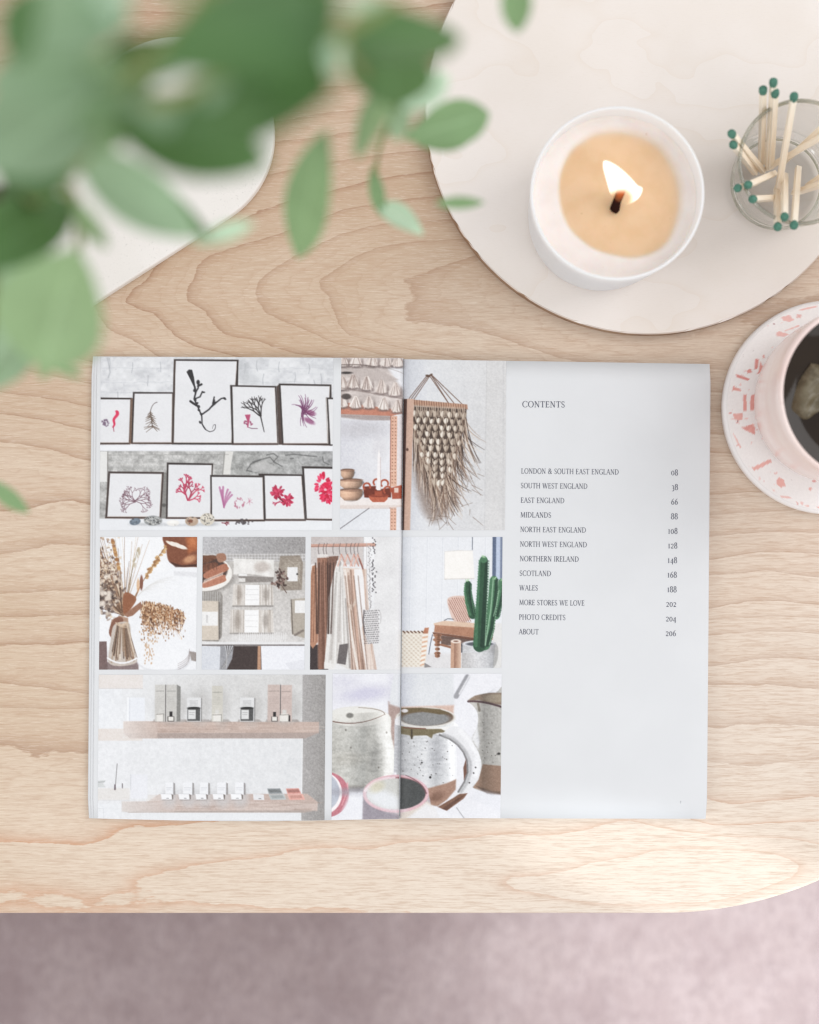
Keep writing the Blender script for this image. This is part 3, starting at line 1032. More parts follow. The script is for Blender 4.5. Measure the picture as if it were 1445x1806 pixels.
def pic_clothes():
    c = Canvas(548, 947, 709.5, 1181, (213, 212, 213), 11)
    c.xf(535, 935, 3.959)
    r = c.rng
    c.rect(50, 40, 420, 110, (186, 178, 176), soft=3)
    c.rect(50, 108, 420, 240, (190, 184, 182), soft=3)
    c.rect(416, 40, 495, 980, (218, 218, 220), soft=3)
    c.line([(418, 40), (418, 980)], 5, (172, 168, 168))
    c.rect(495, 40, 700, 980, (211, 210, 211), soft=4)
    c.grain(5, 20, 20)
    c.poly([(50, 98), (500, 90), (500, 112), (50, 118)], (190, 152, 138), soft=3)
    c.line([(50, 116), (500, 112)], 4, (150, 110, 98))

    def cloth(pts, col, dark, n, x0, x1, x2, x3, y0, y1):
        c.poly(pts, col, soft=4)
        for i in range(n):
            t = r.uniform(0, 1)
            c.line([(x0 + (x1 - x0) * t, y0 + r.uniform(0, 60)), (x2 + (x3 - x2) * t + r.uniform(-8, 8), y1)], r.uniform(4, 10), dark if r.uniform() > .45 else tuple(min(255, v + 24) for v in col), alpha=.5)
    c.rect(50, 800, 180, 980, (70, 60, 60))
    cloth([(60, 250), (90, 240), (110, 500), (105, 780), (70, 828), (50, 800), (50, 320)], (172, 130, 106), (134, 96, 78), 22, 65, 95, 55, 100, 260, 780)
    cloth([(95, 195), (165, 190), (190, 420), (180, 960), (110, 975), (105, 500)], (150, 112, 94), (108, 78, 66), 30, 98, 160, 110, 180, 200, 960)
    cloth([(160, 185), (245, 180), (230, 260), (215, 420), (180, 600), (168, 400)], (126, 96, 84), (92, 68, 60), 20, 165, 235, 175, 215, 190, 500)
    cloth([(255, 260), (440, 270), (460, 560), (500, 980), (330, 980), (300, 560)], (206, 190, 180), (156, 130, 116), 34, 265, 430, 335, 490, 290, 975)
    for x0, x1, col in ((290, 345, (226, 218, 212)), (330, 380, (150, 122, 108)), (360, 415, (230, 226, 224)), (395, 445, (214, 200, 192)), (345, 360, (196, 166, 150)), (420, 470, (184, 158, 144))):
        c.curve((x0, 280), (x0 + 20, 600), (x1 + 40, 975), 13, col, 18, .8)
    c.poly([(355, 275), (405, 270), (420, 330), (440, 620), (400, 700), (370, 500)], (224, 221, 221), soft=6)
    c.poly([(300, 495), (345, 530), (360, 480), (372, 500), (340, 560), (305, 530)], (196, 180, 168), soft=4)
    # white shirt in front
    cloth([(235, 215), (275, 245), (300, 480), (330, 760), (335, 980), (235, 930), (200, 970), (150, 955), (165, 760), (175, 480), (205, 330)], (206, 203, 200), (178, 173, 169), 20, 225, 275, 160, 325, 240, 930)
    c.poly([(255, 800), (320, 790), (300, 940), (240, 930)], (110, 104, 104), soft=5)
    c.poly([(150, 920), (235, 940), (215, 972), (150, 968)], (216, 213, 210), soft=4)
    c.ell(256, 225, 24, 14, (214, 210, 207), 1, 4, .4)
    c.ell(254, 232, 10, 20, (150, 144, 142), .8, 4)
    for x0, x1 in ((84, 96), (108, 104), (166, 176), (188, 178), (212, 196)):
        c.line([(x0, 230), (x1, 720)], 9, (72, 54, 48), 12, .7, 6)
    for x0, x1 in ((292, 352), (318, 396), (352, 425), (382, 452)):
        c.line([(x0, 320), (x1, 970)], 7, (120, 94, 82), 9, .6, 5)
    c.line([(232, 300), (196, 900)], 10, (158, 152, 148), 14, .6, 10)
    c.line([(262, 330), (250, 780)], 10, (164, 158, 155), 12, .6, 10)
    c.line([(296, 480), (330, 960)], 9, (140, 132, 128), 12, .7, 8)
    # hangers
    for i, x in enumerate((110, 145, 165, 212, 257, 302, 335, 360, 385)):
        c.curve((x, 92), (x - 16, 130), (x - 2, 168), 4, (110, 100, 98))
    for x in (258, 300, 345, 372):
        c.line([(x + 6, 170), (x - 18, 250)], 10, (206, 170, 158), soft=3)
        c.line([(x + 6, 170), (x + 40, 250)], 9, (184, 142, 130), soft=3)
    for i in range(14):
        c.line([(100 + i * 5, 170), (96 + i * 6, 190)], 3, (220, 214, 210))
    c.line([(388, 200), (415, 270)], 10, (140, 96, 86))
    # knitted bag
    c.line([(440, 90), (445, 560)], 4, (176, 172, 172))
    c.line([(455, 110), (470, 540)], 10, (190, 188, 188), alpha=.7)
    for i in range(36):
        c.ell(492 + r.normal(0, 7), 55 + i * 13 * .9 if i < 10 else 120 + i * 9, 5, 5, (70, 66, 70), .85, 2)
    for i in range(50):
        c.ell(452 + r.uniform(-3, 25), 110 + i * 9, 3.5, 4, (120, 116, 118), .7, 2)
    c.poly([(425, 560), (525, 548), (535, 740), (515, 785), (455, 798), (432, 720)], (206, 204, 204), soft=5)
    for y in range(560, 790, 15):
        for x in range(430, 530, 13):
            c.ell(x + (y // 15 % 2) * 6 + r.uniform(-2, 2), y + (530 - x) * .06, 4.5, 3.5, (98, 94, 98), .85, 2)
    c.curve((530, 560), (552, 590), (540, 650), 3, (150, 146, 146))
    c.line([(425, 560), (420, 640), (432, 720)], 10, (96, 90, 92), alpha=.8, soft=3)
    for x in (452, 470, 488):
        c.line([(x, 800), (x + 8, 975)], 7, (200, 186, 178), alpha=.8)
    c.grain(6, 1.6, 1.6)
    return finish(c)


def pic_cactus():
    c = Canvas(709.5, 947, 886, 1178, (214, 216, 221), 13)
    c.xf(535, 935, 3.959)
    r = c.rng
    c.hgrad((680, 40, 800, 980), (198, 201, 209), (214, 216, 221))
    for x in (750, 864, 972, 1080, 1178, 1270):
        c.line([(x, 40), (x - 6, 700)], 4, (192, 195, 202), alpha=.8)
        c.line([(x + 5, 40), (x - 1, 700)], 3, (228, 230, 234), alpha=.8)
    c.line([(1178, 45), (1178, 135)], 5, (86, 92, 104))
    # window
    c.rect(1318, 40, 1345, 330, (96, 108, 132), soft=3)
    c.rect(1345, 40, 1372, 350, (176, 186, 206), soft=4)
    c.rect(1372, 40, 1400, 360, (122, 132, 152), soft=3)
    # floor and lower wall
    c.rect(680, 860, 1400, 980, (205, 203, 204), soft=20)
    # lamp
    c.poly([(985, 148), (1080, 140), (1180, 142), (1195, 335), (985, 342)], (233, 228, 222), soft=5)
    c.line([(985, 150), (1080, 142), (1185, 144)], 5, (190, 188, 186), alpha=.7)
    c.line([(985, 342), (1190, 338)], 7, (196, 190, 184), alpha=.8)
    c.line([(985, 150), (985, 340)], 3, (198, 196, 195))
    c.line([(985, 342), (1130, 340)], 3, (196, 193, 190))
    c.spoly([(1005, 490), (1040, 462), (1100, 458), (1150, 466), (1188, 510), (1180, 590), (1142, 640), (1062, 640), (1030, 590)], (206, 182, 172), soft=4)
    for i in range(13):
        for j in range(11):
            x, y = 1010 + j * 15 + (i % 2) * 7, 474 + i * 14
            if 1010 + max(0, (y - 520) * .5) + max(0, (490 - y) * 1.2) < x < 1180:
                c.line([(x, y), (x + 5, y + 10)], 5, (142, 92, 78), alpha=.85)
                c.line([(x + 5, y + 10), (x + 9, y + 2)], 3, (226, 206, 196), alpha=.7)
    c.line([(985, 632), (1010, 618), (1050, 622)], 5, (80, 84, 94))
    # side table
    c.poly([(912, 650), (990, 632), (1345, 660), (1345, 690), (915, 665)], (206, 180, 160), soft=4)
    c.poly([(920, 662), (1345, 690), (1350, 770), (1200, 752), (915, 712)], (174, 132, 108), soft=4)
    for i in range(8):
        c.line([(925, 675 + i * 6), (1345, 700 + i * 8)], 3, (146, 104, 82), alpha=.45)
    c.poly([(905, 712), (1200, 752), (1200, 770), (908, 726)], (120, 84, 68), soft=3)
    c.poly([(960, 735), (1200, 765), (1200, 815), (965, 800)], (92, 68, 58), alpha=.85, soft=6)
    for y, w in ((735, 30), (750, 20), (765, 32), (780, 18), (800, 22), (830, 17), (860, 22), (878, 18)):
        c.ell(940, y, w, 13, (158, 116, 92), 1, 4)
        c.ell(948, y, w * .5, 9, (104, 72, 56), .7, 6)
    c.line([(965, 800), (1040, 820)], 16, (150, 110, 88))
    c.curve((905, 730), (890, 790), (880, 865), 5, (78, 84, 98))
    # woven chair
    c.poly([(680, 705), (830, 705), (870, 680), (880, 700), (860, 900), (850, 955), (680, 955)], (214, 204, 192), soft=4)
    for i in range(16):
        for j in range(9):
            x, y = 690 + j * 16, 722 + i * 15
            c.line([(x, y), (x + 9, y + 2)], 4, (168, 152, 136) if (i + j) % 2 else (232, 226, 216), alpha=.8)
    for i in range(14):
        c.line([(838 - i * 1, 735 + i * 16), (872 - i * 2, 728 + i * 16)], 8, (206, 158, 130) if i % 2 else (238, 226, 214))
    for i in range(6):
        c.line([(700 + i * 26, 706), (712 + i * 26, 716)], 9, (104, 78, 64))
    c.poly([(850, 682), (880, 680), (872, 722), (838, 722)], (176, 124, 98), soft=3)
    c.poly([(850, 925), (900, 955), (850, 960)], (140, 136, 136), soft=4)
    # candle and pot
    c.rect(1033, 775, 1105, 965, (184, 150, 130), soft=4)
    c.hgrad((1062, 785, 1105, 965), (150, 116, 98), (206, 178, 160))
    c.ell(1069, 776, 36, 14, (222, 206, 196), 1, 3)
    c.ell(1069, 776, 18, 6, (140, 108, 94), 1, 3)
    c.rect(1106, 790, 1116, 855, (70, 72, 82), soft=3)
    c.rect(1325, 650, 1400, 965, (208, 207, 205), soft=5)
    c.poly([(1114, 795), (1345, 785), (1330, 965), (1116, 965)], (184, 184, 186), soft=5)
    c.hgrad((1116, 860, 1330, 965), (176, 174, 174), (196, 197, 200))
    c.grain(10, 2, 2, (1114, 800, 1340, 965))
    c.shade([(1114, 795), (1345, 785), (1330, 965), (1116, 965)], [(0, .98), (.4, 1.08), (.75, .98), (1, .8)])
    c.ell(1228, 792, 114, 22, (206, 207, 212), 1, 4)
    c.ell(1235, 795, 96, 16, (96, 98, 104), 1, 4)
    # cactus
    g0, g1, g2, hi = (54, 90, 68), (82, 124, 94), (36, 62, 50), (156, 186, 160)

    def limb(pts, w, w1, base):
        c.line(pts, w, base, w1)
        p = np.array(pts, float)
        c.line(p + (w * .22, 0), w * .38, g2, w1 * .34, .75, 5)
        c.line(p - (w * .3, 0), w * .26, g1, w1 * .22, .8, 4)
        c.line(p + (w * .42, 0), w * .1, hi, w1 * .1, .7, 3)
        for i in range(len(p) - 1):
            for t in np.linspace(0, 1, 9):
                q = p[i] + (p[i + 1] - p[i]) * t
                for sg in (-1, 1):
                    c.ell(q[0] + sg * (w * (1 - .3 * (i + t) / len(p))) * .49, q[1] + r.uniform(-3, 3), 3, 4, (92, 140, 104) if sg < 0 else g2, .8)
    limb([(1185, 590), (1162, 510), (1148, 430), (1150, 375)], 62, 42, g0)
    limb([(1345, 595), (1362, 520), (1380, 430), (1385, 360)], 60, 44, g1)
    limb([(1270, 800), (1300, 690), (1318, 540), (1328, 420), (1330, 345)], 78, 52, g1)
    limb([(1235, 805), (1240, 660), (1245, 520), (1252, 360), (1258, 215)], 92, 58, g0)
    c.ell(1258, 205, 26, 24, g1, 1, 4)
    c.line([(1275, 800), (1292, 680), (1310, 560), (1320, 430), (1325, 350)], 8, hi, alpha=.8)
    c.line([(1330, 600), (1350, 520), (1366, 420)], 6, hi, alpha=.8)
    c.line([(1195, 590), (1175, 480), (1168, 380)], 5, (96, 146, 108), alpha=.7)
    for x, y in ((1145, 352), (1258, 186), (1330, 338), (1388, 348)):
        for _ in range(7):
            c.line([(x + r.uniform(-14, 14), y + 6), (x + r.uniform(-18, 18), y - 10)], 3, (166, 196, 160), alpha=.8)
    c.grain(5, 1.6, 1.6)
    return finish(c)


def pic_shelves():
    c = Canvas(173.5, 1190, 574, 1447, (211, 212, 213), 17)
    c.xf(150, 1180, 3.284)
    r = c.rng
    c.hgrad((70, 30, 700, 900), (218, 220, 224), (208, 208, 208))
    c.hgrad((700, 30, 1262, 900), (208, 208, 208), (196, 195, 194))
    c.hgrad((70, 395, 1262, 780), (216, 217, 220), (206, 207, 209))
    c.grain(5, 5, 5)
    c.ell(800, 130, 460, 130, (190, 189, 188), .5, 120)
    # recess at the right
    c.hgrad((1260, 30, 1405, 900), (164, 161, 160), (150, 147, 145))
    c.grain(10, 1.5, 1.5, (1262, 30, 1405, 900))
    c.line([(1260, 400), (1258, 765)], 5, (222, 222, 223))
    # pale far shelves
    c.rect(60, 30, 333, 110, (213, 205, 201), soft=4)
    c.line([(60, 112), (333, 112)], 4, (196, 190, 188))
    c.rect(60, 345, 333, 415, (212, 203, 198), soft=4)
    c.rect(250, 165, 345, 300, (217, 220, 227), soft=3)
    c.line([(247, 165), (247, 300)], 8, (228, 230, 234))
    c.line([(258, 165), (258, 300)], 3, (190, 192, 197))
    # thick oak shelves
    def shelf(x0, y0, x1, y1, yb, col, col2):
        c.poly([(x0, y0), (x1, y0 + 2), (x1 - 2, y1), (x0, y1)], col, soft=3)
        for i in range(60):
            x, y = r.uniform(x0, x1 - 90), r.uniform(y0 + 4, y1 - 4)
            c.line([(x, y), (x + r.uniform(40, 160), y + r.uniform(-4, 4))], r.uniform(2, 5), (160, 140, 130) if r.uniform() > .5 else (206, 192, 184), alpha=.45)
        c.poly([(x0, y1), (x1, y1 - 4), (x1 - 80, yb), (x0 + 40, yb)], col2, soft=4)
    shelf(222, 304, 1356, 372, 402, (184, 166, 157), (166, 152, 146))
    c.hgrad((222, 304, 420, 402), (213, 206, 202), (188, 172, 164), alpha=.75)
    shelf(218, 768, 1352, 822, 832, (190, 175, 168), (170, 158, 152))
    c.hgrad((218, 768, 520, 830), (208, 205, 203), (190, 176, 170), alpha=.7)
    c.poly([(430, 726), (1290, 722), (1352, 770), (360, 770)], (184, 166, 158), soft=4)
    c.hgrad((360, 730, 560, 768), (212, 208, 205), (186, 168, 160), alpha=.7)
    for x0, x1 in ((398, 556), (586, 690), (728, 802), (890, 982), (1050, 1204)):
        c.poly([(x0, 292), (x1 + 26, 292), (x1 + 40, 306), (x0 - 6, 306)], (120, 108, 102), alpha=.55, soft=10)
        c.ell((x0 + x1) / 2 + 26, 220, (x1 - x0) * .62, 96, (172, 170, 168), .55, 46)
    # boxes and bottles on the upper shelf
    def box(x0, y0, x1, y1, col, side=0):
        c.rect(x0, y0, x1, y1, col, soft=3)
        if side:
            c.poly([(x1, y0), (x1 + side, y0 + 12), (x1 + side, y1), (x1, y1)], tuple(int(v * .72) for v in col), soft=3)
        c.line([(x0 + 6, y0 + 38), (x1 - 8, y0 + 37)], 4, tuple(int(v * .8) for v in col))
        for k in range(5):
            c.line([(x0 + 8, y0 + 70 + k * 9), (x1 - 10, y0 + 70 + k * 9)], 2.5, tuple(int(v * .9) for v in col), alpha=.8)
    box(403, 90, 463, 303, (190, 188, 184))
    box(468, 90, 530, 303, (186, 184, 180), 22)
    c.line([(465, 92), (465, 303)], 4, (84, 80, 80))
    box(733, 97, 797, 303, (191, 188, 180))
    box(1056, 90, 1128, 303, (187, 172, 166))
    box(1133, 92, 1197, 303, (190, 174, 168))
    c.line([(1131, 92), (1131, 303)], 4, (84, 80, 80))

    def jar(x, col=(88, 88, 88)):
        c.rect(x - 40, 165, x + 42, 303, (205, 205, 206), soft=3)
        for k in range(4):
            c.line([(x - 22, 185 + k * 8), (x + 24, 184 + k * 8)], 3, (160, 160, 160), alpha=.8)
        c.rect(x - 36, 224, x + 38, 300, col, soft=4)
        c.ell(x + 1, 226, 37, 8, (56, 56, 56))
        c.rect(x - 32, 236, x + 12, 290, (204, 204, 204), soft=3)
        c.line([(x - 24, 252), (x + 4, 252)], 3, (150, 150, 150))
        c.line([(x - 24, 264), (x + 2, 264)], 3, (150, 150, 150))
        c.line([(x + 46, 170), (x + 46, 300)], 5, (120, 118, 118), alpha=.8)
    jar(628)
    jar(936)

    def vial(x, w, y0, dark):
        c.rect(x - w, y0 + 28, x + w, 303, (58, 54, 54) if dark else (206, 204, 198), soft=3)
        c.rect(x - w * .45, y0, x + w * .45, y0 + 30, (50, 48, 48) if dark else (196, 194, 190), soft=2)
        c.rect(x - w * .8, 276 if dark else 258, x + w * .8, 300, (214, 210, 204), soft=2)
        if not dark:
            c.line([(x - w, y0 + 30), (x + w, y0 + 28)], 3, (110, 106, 104))
            c.line([(x + w, y0 + 30), (x + w, 303)], 3, (130, 126, 122))
    vial(434, 20, 232, False)
    vial(497, 19, 246, True)
    vial(764, 25, 236, False)
    vial(1097, 18, 248, True)
    vial(1154, 27, 236, False)
    c.rect(1178, 268, 1188, 303, (60, 56, 56))
    # lower shelf: small boxes
    for x, w in ((468, 46), (570, 54), (668, 48), (768, 52), (872, 50)):
        c.ell(x + w * .6, 740, w, 60, (184, 183, 184), .7, 40)
        c.rect(x, 657, x + w, 728, (222, 223, 227), soft=3)
        c.poly([(x + w, 657), (x + w + 10, 662), (x + w + 12, 728), (x + w, 728)], (150, 147, 147), soft=3)
        c.line([(x + 6, 688), (x + w - 8, 688)], 3, (176, 178, 182))
        c.line([(x + 6, 700), (x + w - 12, 700)], 3, (186, 188, 192))
        c.poly([(x - 26, 722), (x + 36, 724), (x + 40, 756), (x - 20, 756)], (228, 228, 231), soft=3)
        c.line([(x - 18, 758), (x + 40, 758)], 4, (130, 122, 118), alpha=.7)
        c.line([(x - 24, 722), (x + 36, 724)], 3, (176, 176, 178), alpha=.8)
        c.poly([(x + 36, 724), (x + 46, 728), (x + 46, 752), (x + 40, 756)], (120, 112, 108), soft=2)
        c.line([(x + 8, 748), (x + 20, 748)], 3, (90, 88, 88))
    c.poly([(976, 724), (1038, 726), (1042, 758), (980, 758)], (212, 212, 215), soft=3)
    c.line([(1010, 750), (1022, 750)], 3, (90, 88, 88))

    def tray(x, col, dk):
        c.poly([(x, 692), (x + 75, 690), (x + 90, 722), (x + 10, 724)], dk, soft=3)
        c.poly([(x + 6, 698), (x + 72, 696), (x + 82, 714), (x + 14, 716)], tuple(int(v * .8) for v in dk), soft=3)
        c.poly([(x + 8, 726), (x + 98, 724), (x + 112, 756), (x + 22, 758)], col, soft=3)
        c.poly([(x + 20, 732), (x + 90, 730), (x + 98, 748), (x + 30, 750)], tuple(int(v * .88) for v in col), soft=3)
    tray(1058, (176, 180, 180), (150, 154, 156))
    tray(1166, (214, 164, 154), (206, 150, 142))
    # far left: incense and dish
    c.rect(60, 690, 262, 758, (212, 208, 205), soft=6)
    c.line([(60, 760), (262, 760)], 3, (192, 190, 190))
    c.rect(268, 610, 365, 750, (217, 218, 224), soft=4)
    c.line([(268, 612), (268, 700)], 3, (180, 182, 187))
    c.line([(188, 548), (177, 698)], 3.5, (116, 112, 112))
    c.rect(172, 668, 181, 700, (104, 92, 98))
    c.rect(216, 662, 222, 690, (120, 114, 116))
    c.poly([(70, 646), (125, 644), (108, 664), (122, 684), (70, 686)], (196, 198, 198), soft=4)
    c.line([(76, 656), (115, 652)], 6, (168, 170, 170))
    c.line([(70, 808), (110, 808), (112, 870)], 3, (196, 198, 202))
    c.rect(330, 832, 1255, 900, (214, 216, 219), soft=4)
    c.grain(5, 1.6, 1.6)
    # the print is a little faded towards the far left
    return finish(c)


def pic_mugs():
    c = Canvas(586, 1188, 884.5, 1446, (218, 218, 224), 19)
    c.xf(570, 1180, 4.379)
    r = c.rng
    c.hgrad((70, 30, 600, 330), (212, 212, 220), (222, 222, 228))
    c.ell(330, 190, 190, 60, (184, 182, 200), .8, 70, -.12)
    c.ell(150, 100, 120, 50, (200, 199, 211), .8, 60)
    c.rect(490, 30, 600, 270, (196, 195, 206), alpha=.6, soft=40)
    # back pots
    c.poly([(500, 250), (600, 262), (600, 640), (545, 640), (505, 420)], (166, 146, 140), soft=14)
    c.poly([(545, 30), (1000, 30), (1012, 260), (1000, 300), (600, 300), (510, 270), (520, 150)], (204, 206, 210), soft=18)
    c.hgrad((600, 30, 760, 290), (186, 188, 196), (206, 208, 212), alpha=.8)
    c.poly([(600, 292), (1010, 278), (1005, 350), (600, 350)], (200, 174, 162), soft=16)
    c.line([(1110, 60), (1025, 210)], 40, (150, 150, 154), soft=10)
    c.line([(1128, 50), (1050, 190)], 14, (206, 206, 210), soft=8)
    # lidded jar at the left
    c.spoly([(60, 380), (280, 340), (505, 350), (522, 500), (552, 660), (520, 850), (330, 950), (60, 945), (20, 660)], (186, 185, 180), soft=10)
    c.hgrad((60, 470, 330, 930), (178, 176, 170), (190, 190, 186), alpha=.6)
    c.poly([(400, 420), (500, 380), (545, 640), (540, 830), (470, 880)], (208, 207, 203), alpha=.8, soft=40)
    c.ell(420, 700, 60, 130, (146, 145, 142), .6, 50)
    c.ell(200, 690, 130, 50, (164, 160, 152), .4, 50)
    c.poly([(60, 900), (330, 900), (320, 946), (60, 940)], (132, 126, 120), alpha=.6, soft=24)
    c.grain(9, 14, 4, (60, 450, 548, 940))
    c.grain(8, 2.5, 2.5, (60, 450, 548, 940))
    c.ell(262, 365, 238, 78, (206, 204, 199), 1, 6)
    c.ell(270, 350, 206, 56, (212, 210, 204), 1, 6)
    c.curve((75, 405), (280, 450), (475, 350), 8, (112, 84, 76), 3)
    c.curve((475, 350), (470, 305), (270, 297), 6, (120, 104, 98), 4, .8)
    c.ell(205, 358, 28, 20, (120, 118, 114), .9, 10)
    for x, y in ((215, 608), (490, 490), (175, 470), (430, 760)):
        c.ell(x, y, 7, 9, (116, 112, 106), .7, 5)
    c.shade([(60, 380), (280, 340), (505, 350), (522, 500), (552, 660), (520, 850), (330, 950), (60, 945), (20, 660)], [(0, .97), (.3, 1.0), (.55, .86), (.72, .93), (.88, 1.14), (1, 1.16)], 10)
    # plate bottom left
    c.ell(30, 970, 175, 175, (184, 120, 130), 1, 6)
    c.ell(10, 960, 140, 160, (236, 226, 228), 1, 6)
    c.ell(-10, 950, 142, 150, (176, 180, 190), 1, 8)
    c.line([(190, 880), (196, 930), (150, 1050)], 10, (214, 156, 164), alpha=.8, soft=5)
    c.ell(320, 950, 260, 34, (150, 148, 156), .7, 30)
    # table
    c.poly([(210, 950), (330, 950), (320, 1165), (120, 1165)], (220, 221, 228), alpha=.6, soft=20)
    # big mug
    body = [(552, 385), (600, 440), (1010, 410), (1025, 560), (1030, 860), (960, 1010), (890, 1060), (600, 1000), (550, 700)]
    c.poly(body, (193, 194, 196), soft=5)
    c.hgrad((553, 430, 700, 800), (168, 168, 172), (196, 197, 199), alpha=.7)
    c.ell(880, 650, 60, 180, (170, 171, 176), .55, 60)
    c.poly([(960, 500), (1020, 470), (1028, 850), (985, 880)], (216, 217, 221), alpha=.8, soft=26)
    c.grain(8, 18, 3, (555, 520, 1025, 830))
    c.grain(7, 2, 2, (555, 520, 1025, 830))
    c.shade(body, [(0, 1.06), (.08, .92), (.25, .96), (.5, 1.06), (.68, .94), (.85, 1.08), (.95, 1.18), (1, 1.08)])
    c.poly([(600, 930), (820, 920), (960, 880), (1030, 850), (1028, 930), (960, 1010), (890, 1060), (790, 1040), (600, 1060)], (160, 130, 114), soft=12)
    c.ell(880, 985, 60, 34, (122, 92, 78), .7, 30, -.4)
    c.ell(790, 375, 232, 80, (206, 203, 198), 1, 5)
    c.ell(795, 372, 210, 66, (110, 92, 78), 1, 5)
    c.ell(790, 385, 190, 54, (136, 136, 136), 1, 12)
    c.poly([(600, 300), (760, 298), (900, 310), (985, 345), (900, 350), (760, 328), (600, 350)], (112, 98, 74), soft=8)
    c.ell(628, 322, 26, 14, (222, 220, 226), .9, 6)
    c.poly([(600, 440), (790, 460), (990, 440), (1010, 400), (1000, 470), (880, 470), (600, 450)], (222, 220, 218), soft=6)
    c.poly([(556, 385), (600, 350), (600, 440), (560, 430)], (214, 213, 216), soft=4)
    c.poly([(600, 440), (700, 455), (800, 462), (910, 462), (985, 502), (900, 490), (850, 505), (838, 535), (800, 512), (700, 515), (685, 540), (668, 512), (600, 500)], (122, 112, 88), soft=8)
    c.line([(684, 470), (684, 535)], 14, (70, 60, 48), alpha=.8, soft=6)
    c.line([(620, 452), (790, 460)], 8, (112, 66, 52), alpha=.8, soft=4)
    for _ in range(40):
        x, y = r.uniform(610, 1010), r.uniform(540, 880)
        c.ell(x, y, r.uniform(2, 5), r.uniform(2, 5), (70, 66, 64), .8, 2)
    c.ell(830, 836, 9, 9, (40, 38, 38))
    c.ell(764, 722, 7, 6, (50, 48, 48))
    # handle
    hp = []
    for p0, p1, p2 in (((880, 515), (1060, 510), (1150, 660)), ((1150, 660), (1215, 800), (1080, 940)), ((1080, 940), (1010, 1010), (930, 1075))):
        t = np.linspace(0, 1, 12)[:, None]
        hp.append((1 - t) ** 2 * np.array(p0) + 2 * t * (1 - t) * np.array(p1) + t * t * np.array(p2))
    hp = np.vstack(hp)
    hs = [(870, 500), (930, 488), (985, 445), (1050, 448), (1110, 492), (1165, 548), (1210, 632), (1228, 735), (1212, 830), (1165, 905), (1100, 955), (1040, 985), (1000, 1010), (1050, 940), (1092, 870), (1116, 795), (1112, 710), (1082, 640), (1036, 585), (975, 543), (915, 515)]
    c.spoly(hs, (213, 213, 216), soft=5)
    c.line([(900, 508), (975, 538), (1040, 585), (1085, 640), (1114, 710), (1119, 795), (1094, 872), (1048, 948)], 15, (96, 94, 94), alpha=.75, soft=6)
    c.line([(930, 508), (1000, 535), (1064, 590), (1108, 650), (1136, 715), (1140, 795), (1116, 872), (1070, 946)], 26, (160, 160, 162), alpha=.7, soft=16)
    c.line([(1060, 480), (1130, 560), (1180, 650), (1196, 740), (1180, 820)], 34, (228, 228, 231), alpha=.8, soft=20)
    c.poly([(1055, 965), (1120, 958), (1090, 1000), (960, 1095), (890, 1065), (1000, 1000)], (128, 96, 80), soft=6)
    c.poly([(1040, 1000), (1100, 970), (960, 1090), (920, 1080)], (92, 66, 56), alpha=.6, soft=8)
    for x, y in ((1165, 803), (1133, 878), (1180, 760)):
        c.ell(x, y, 6, 6, (60, 56, 56))
    c.poly([(1085, 760), (1105, 690), (1112, 800), (1090, 860)], (120, 88, 76), soft=4)
    # jug at the right
    jug = [(1112, 245), (1170, 205), (1260, 185), (1400, 182), (1400, 968), (1270, 955), (1160, 915), (1200, 860), (1225, 740), (1200, 640), (1150, 540), (1190, 440), (1190, 340), (1150, 280)]
    c.spoly(jug[:2] + jug[2:3] + [(1330, 180), (1420, 180), (1420, 968), (1400, 968)] + jug[5:], (172, 170, 166), soft=5)
    c.poly([(1235, 735), (1400, 750), (1400, 968), (1270, 955), (1160, 915), (1205, 850)], (146, 122, 106), soft=8)
    c.poly([(1180, 900), (1300, 940), (1400, 950), (1400, 975), (1270, 965)], (96, 80, 72), alpha=.7, soft=12)
    c.poly([(1112, 245), (1170, 205), (1280, 185), (1400, 182), (1400, 280), (1300, 265), (1200, 238)], (136, 120, 106), soft=6)
    c.ell(1330, 225, 90, 32, (158, 148, 132), .8, 14)
    c.curve((1118, 250), (1230, 240), (1400, 300), 16, (92, 74, 76))
    c.poly([(1150, 540), (1190, 440), (1210, 560), (1200, 620)], (206, 207, 211), alpha=.8, soft=16)
    c.line([(1195, 270), (1205, 320)], 18, (112, 104, 92), alpha=.7, soft=8)
    c.grain(9, 3, 3, (1160, 290, 1400, 730))
    c.shade(jug, [(0, 1.1), (.25, 1.06), (.45, .84), (.75, .98), (1, 1.04)])
    for _ in range(16):
        c.ell(r.uniform(1210, 1370), r.uniform(330, 720), 4, 4, (92, 88, 84), .8, 2)
    c.ell(1358, 653, 12, 9, (60, 58, 56))
    c.rect(1377, 30, 1420, 1180, (217, 218, 224))
    c.poly([(1190, 930), (1380, 975), (1380, 1100), (1130, 1000)], (210, 211, 218), alpha=.6, soft=30)
    # front bowl
    c.poly([(315, 940), (800, 900), (830, 1010), (860, 1180), (310, 1180)], (176, 168, 172), soft=8)
    c.poly([(315, 960), (480, 1100), (600, 1130), (600, 1180), (310, 1180)], (150, 144, 152), soft=20)
    c.poly([(600, 1110), (810, 1020), (880, 1090), (920, 1180), (600, 1180)], (206, 196, 188), soft=14)
    c.ell(566, 962, 254, 146, (206, 172, 178), 1, 6)
    c.ell(566, 958, 230, 126, (160, 120, 124), 1, 5)
    c.ell(564, 964, 226, 120, (190, 190, 186), 1, 6)
    c.ell(480, 1010, 150, 62, (216, 219, 224), .85, 50, .35)
    c.curve((330, 940), (400, 840), (555, 838), 22, (226, 212, 216), 14, .8)
    c.ell(420, 910, 60, 40, (196, 190, 168), .7, 34, -.5)
    # inside of the right half is dark
    m = Canvas(586, 1188, 884.5, 1446, (0, 0, 0), 1)
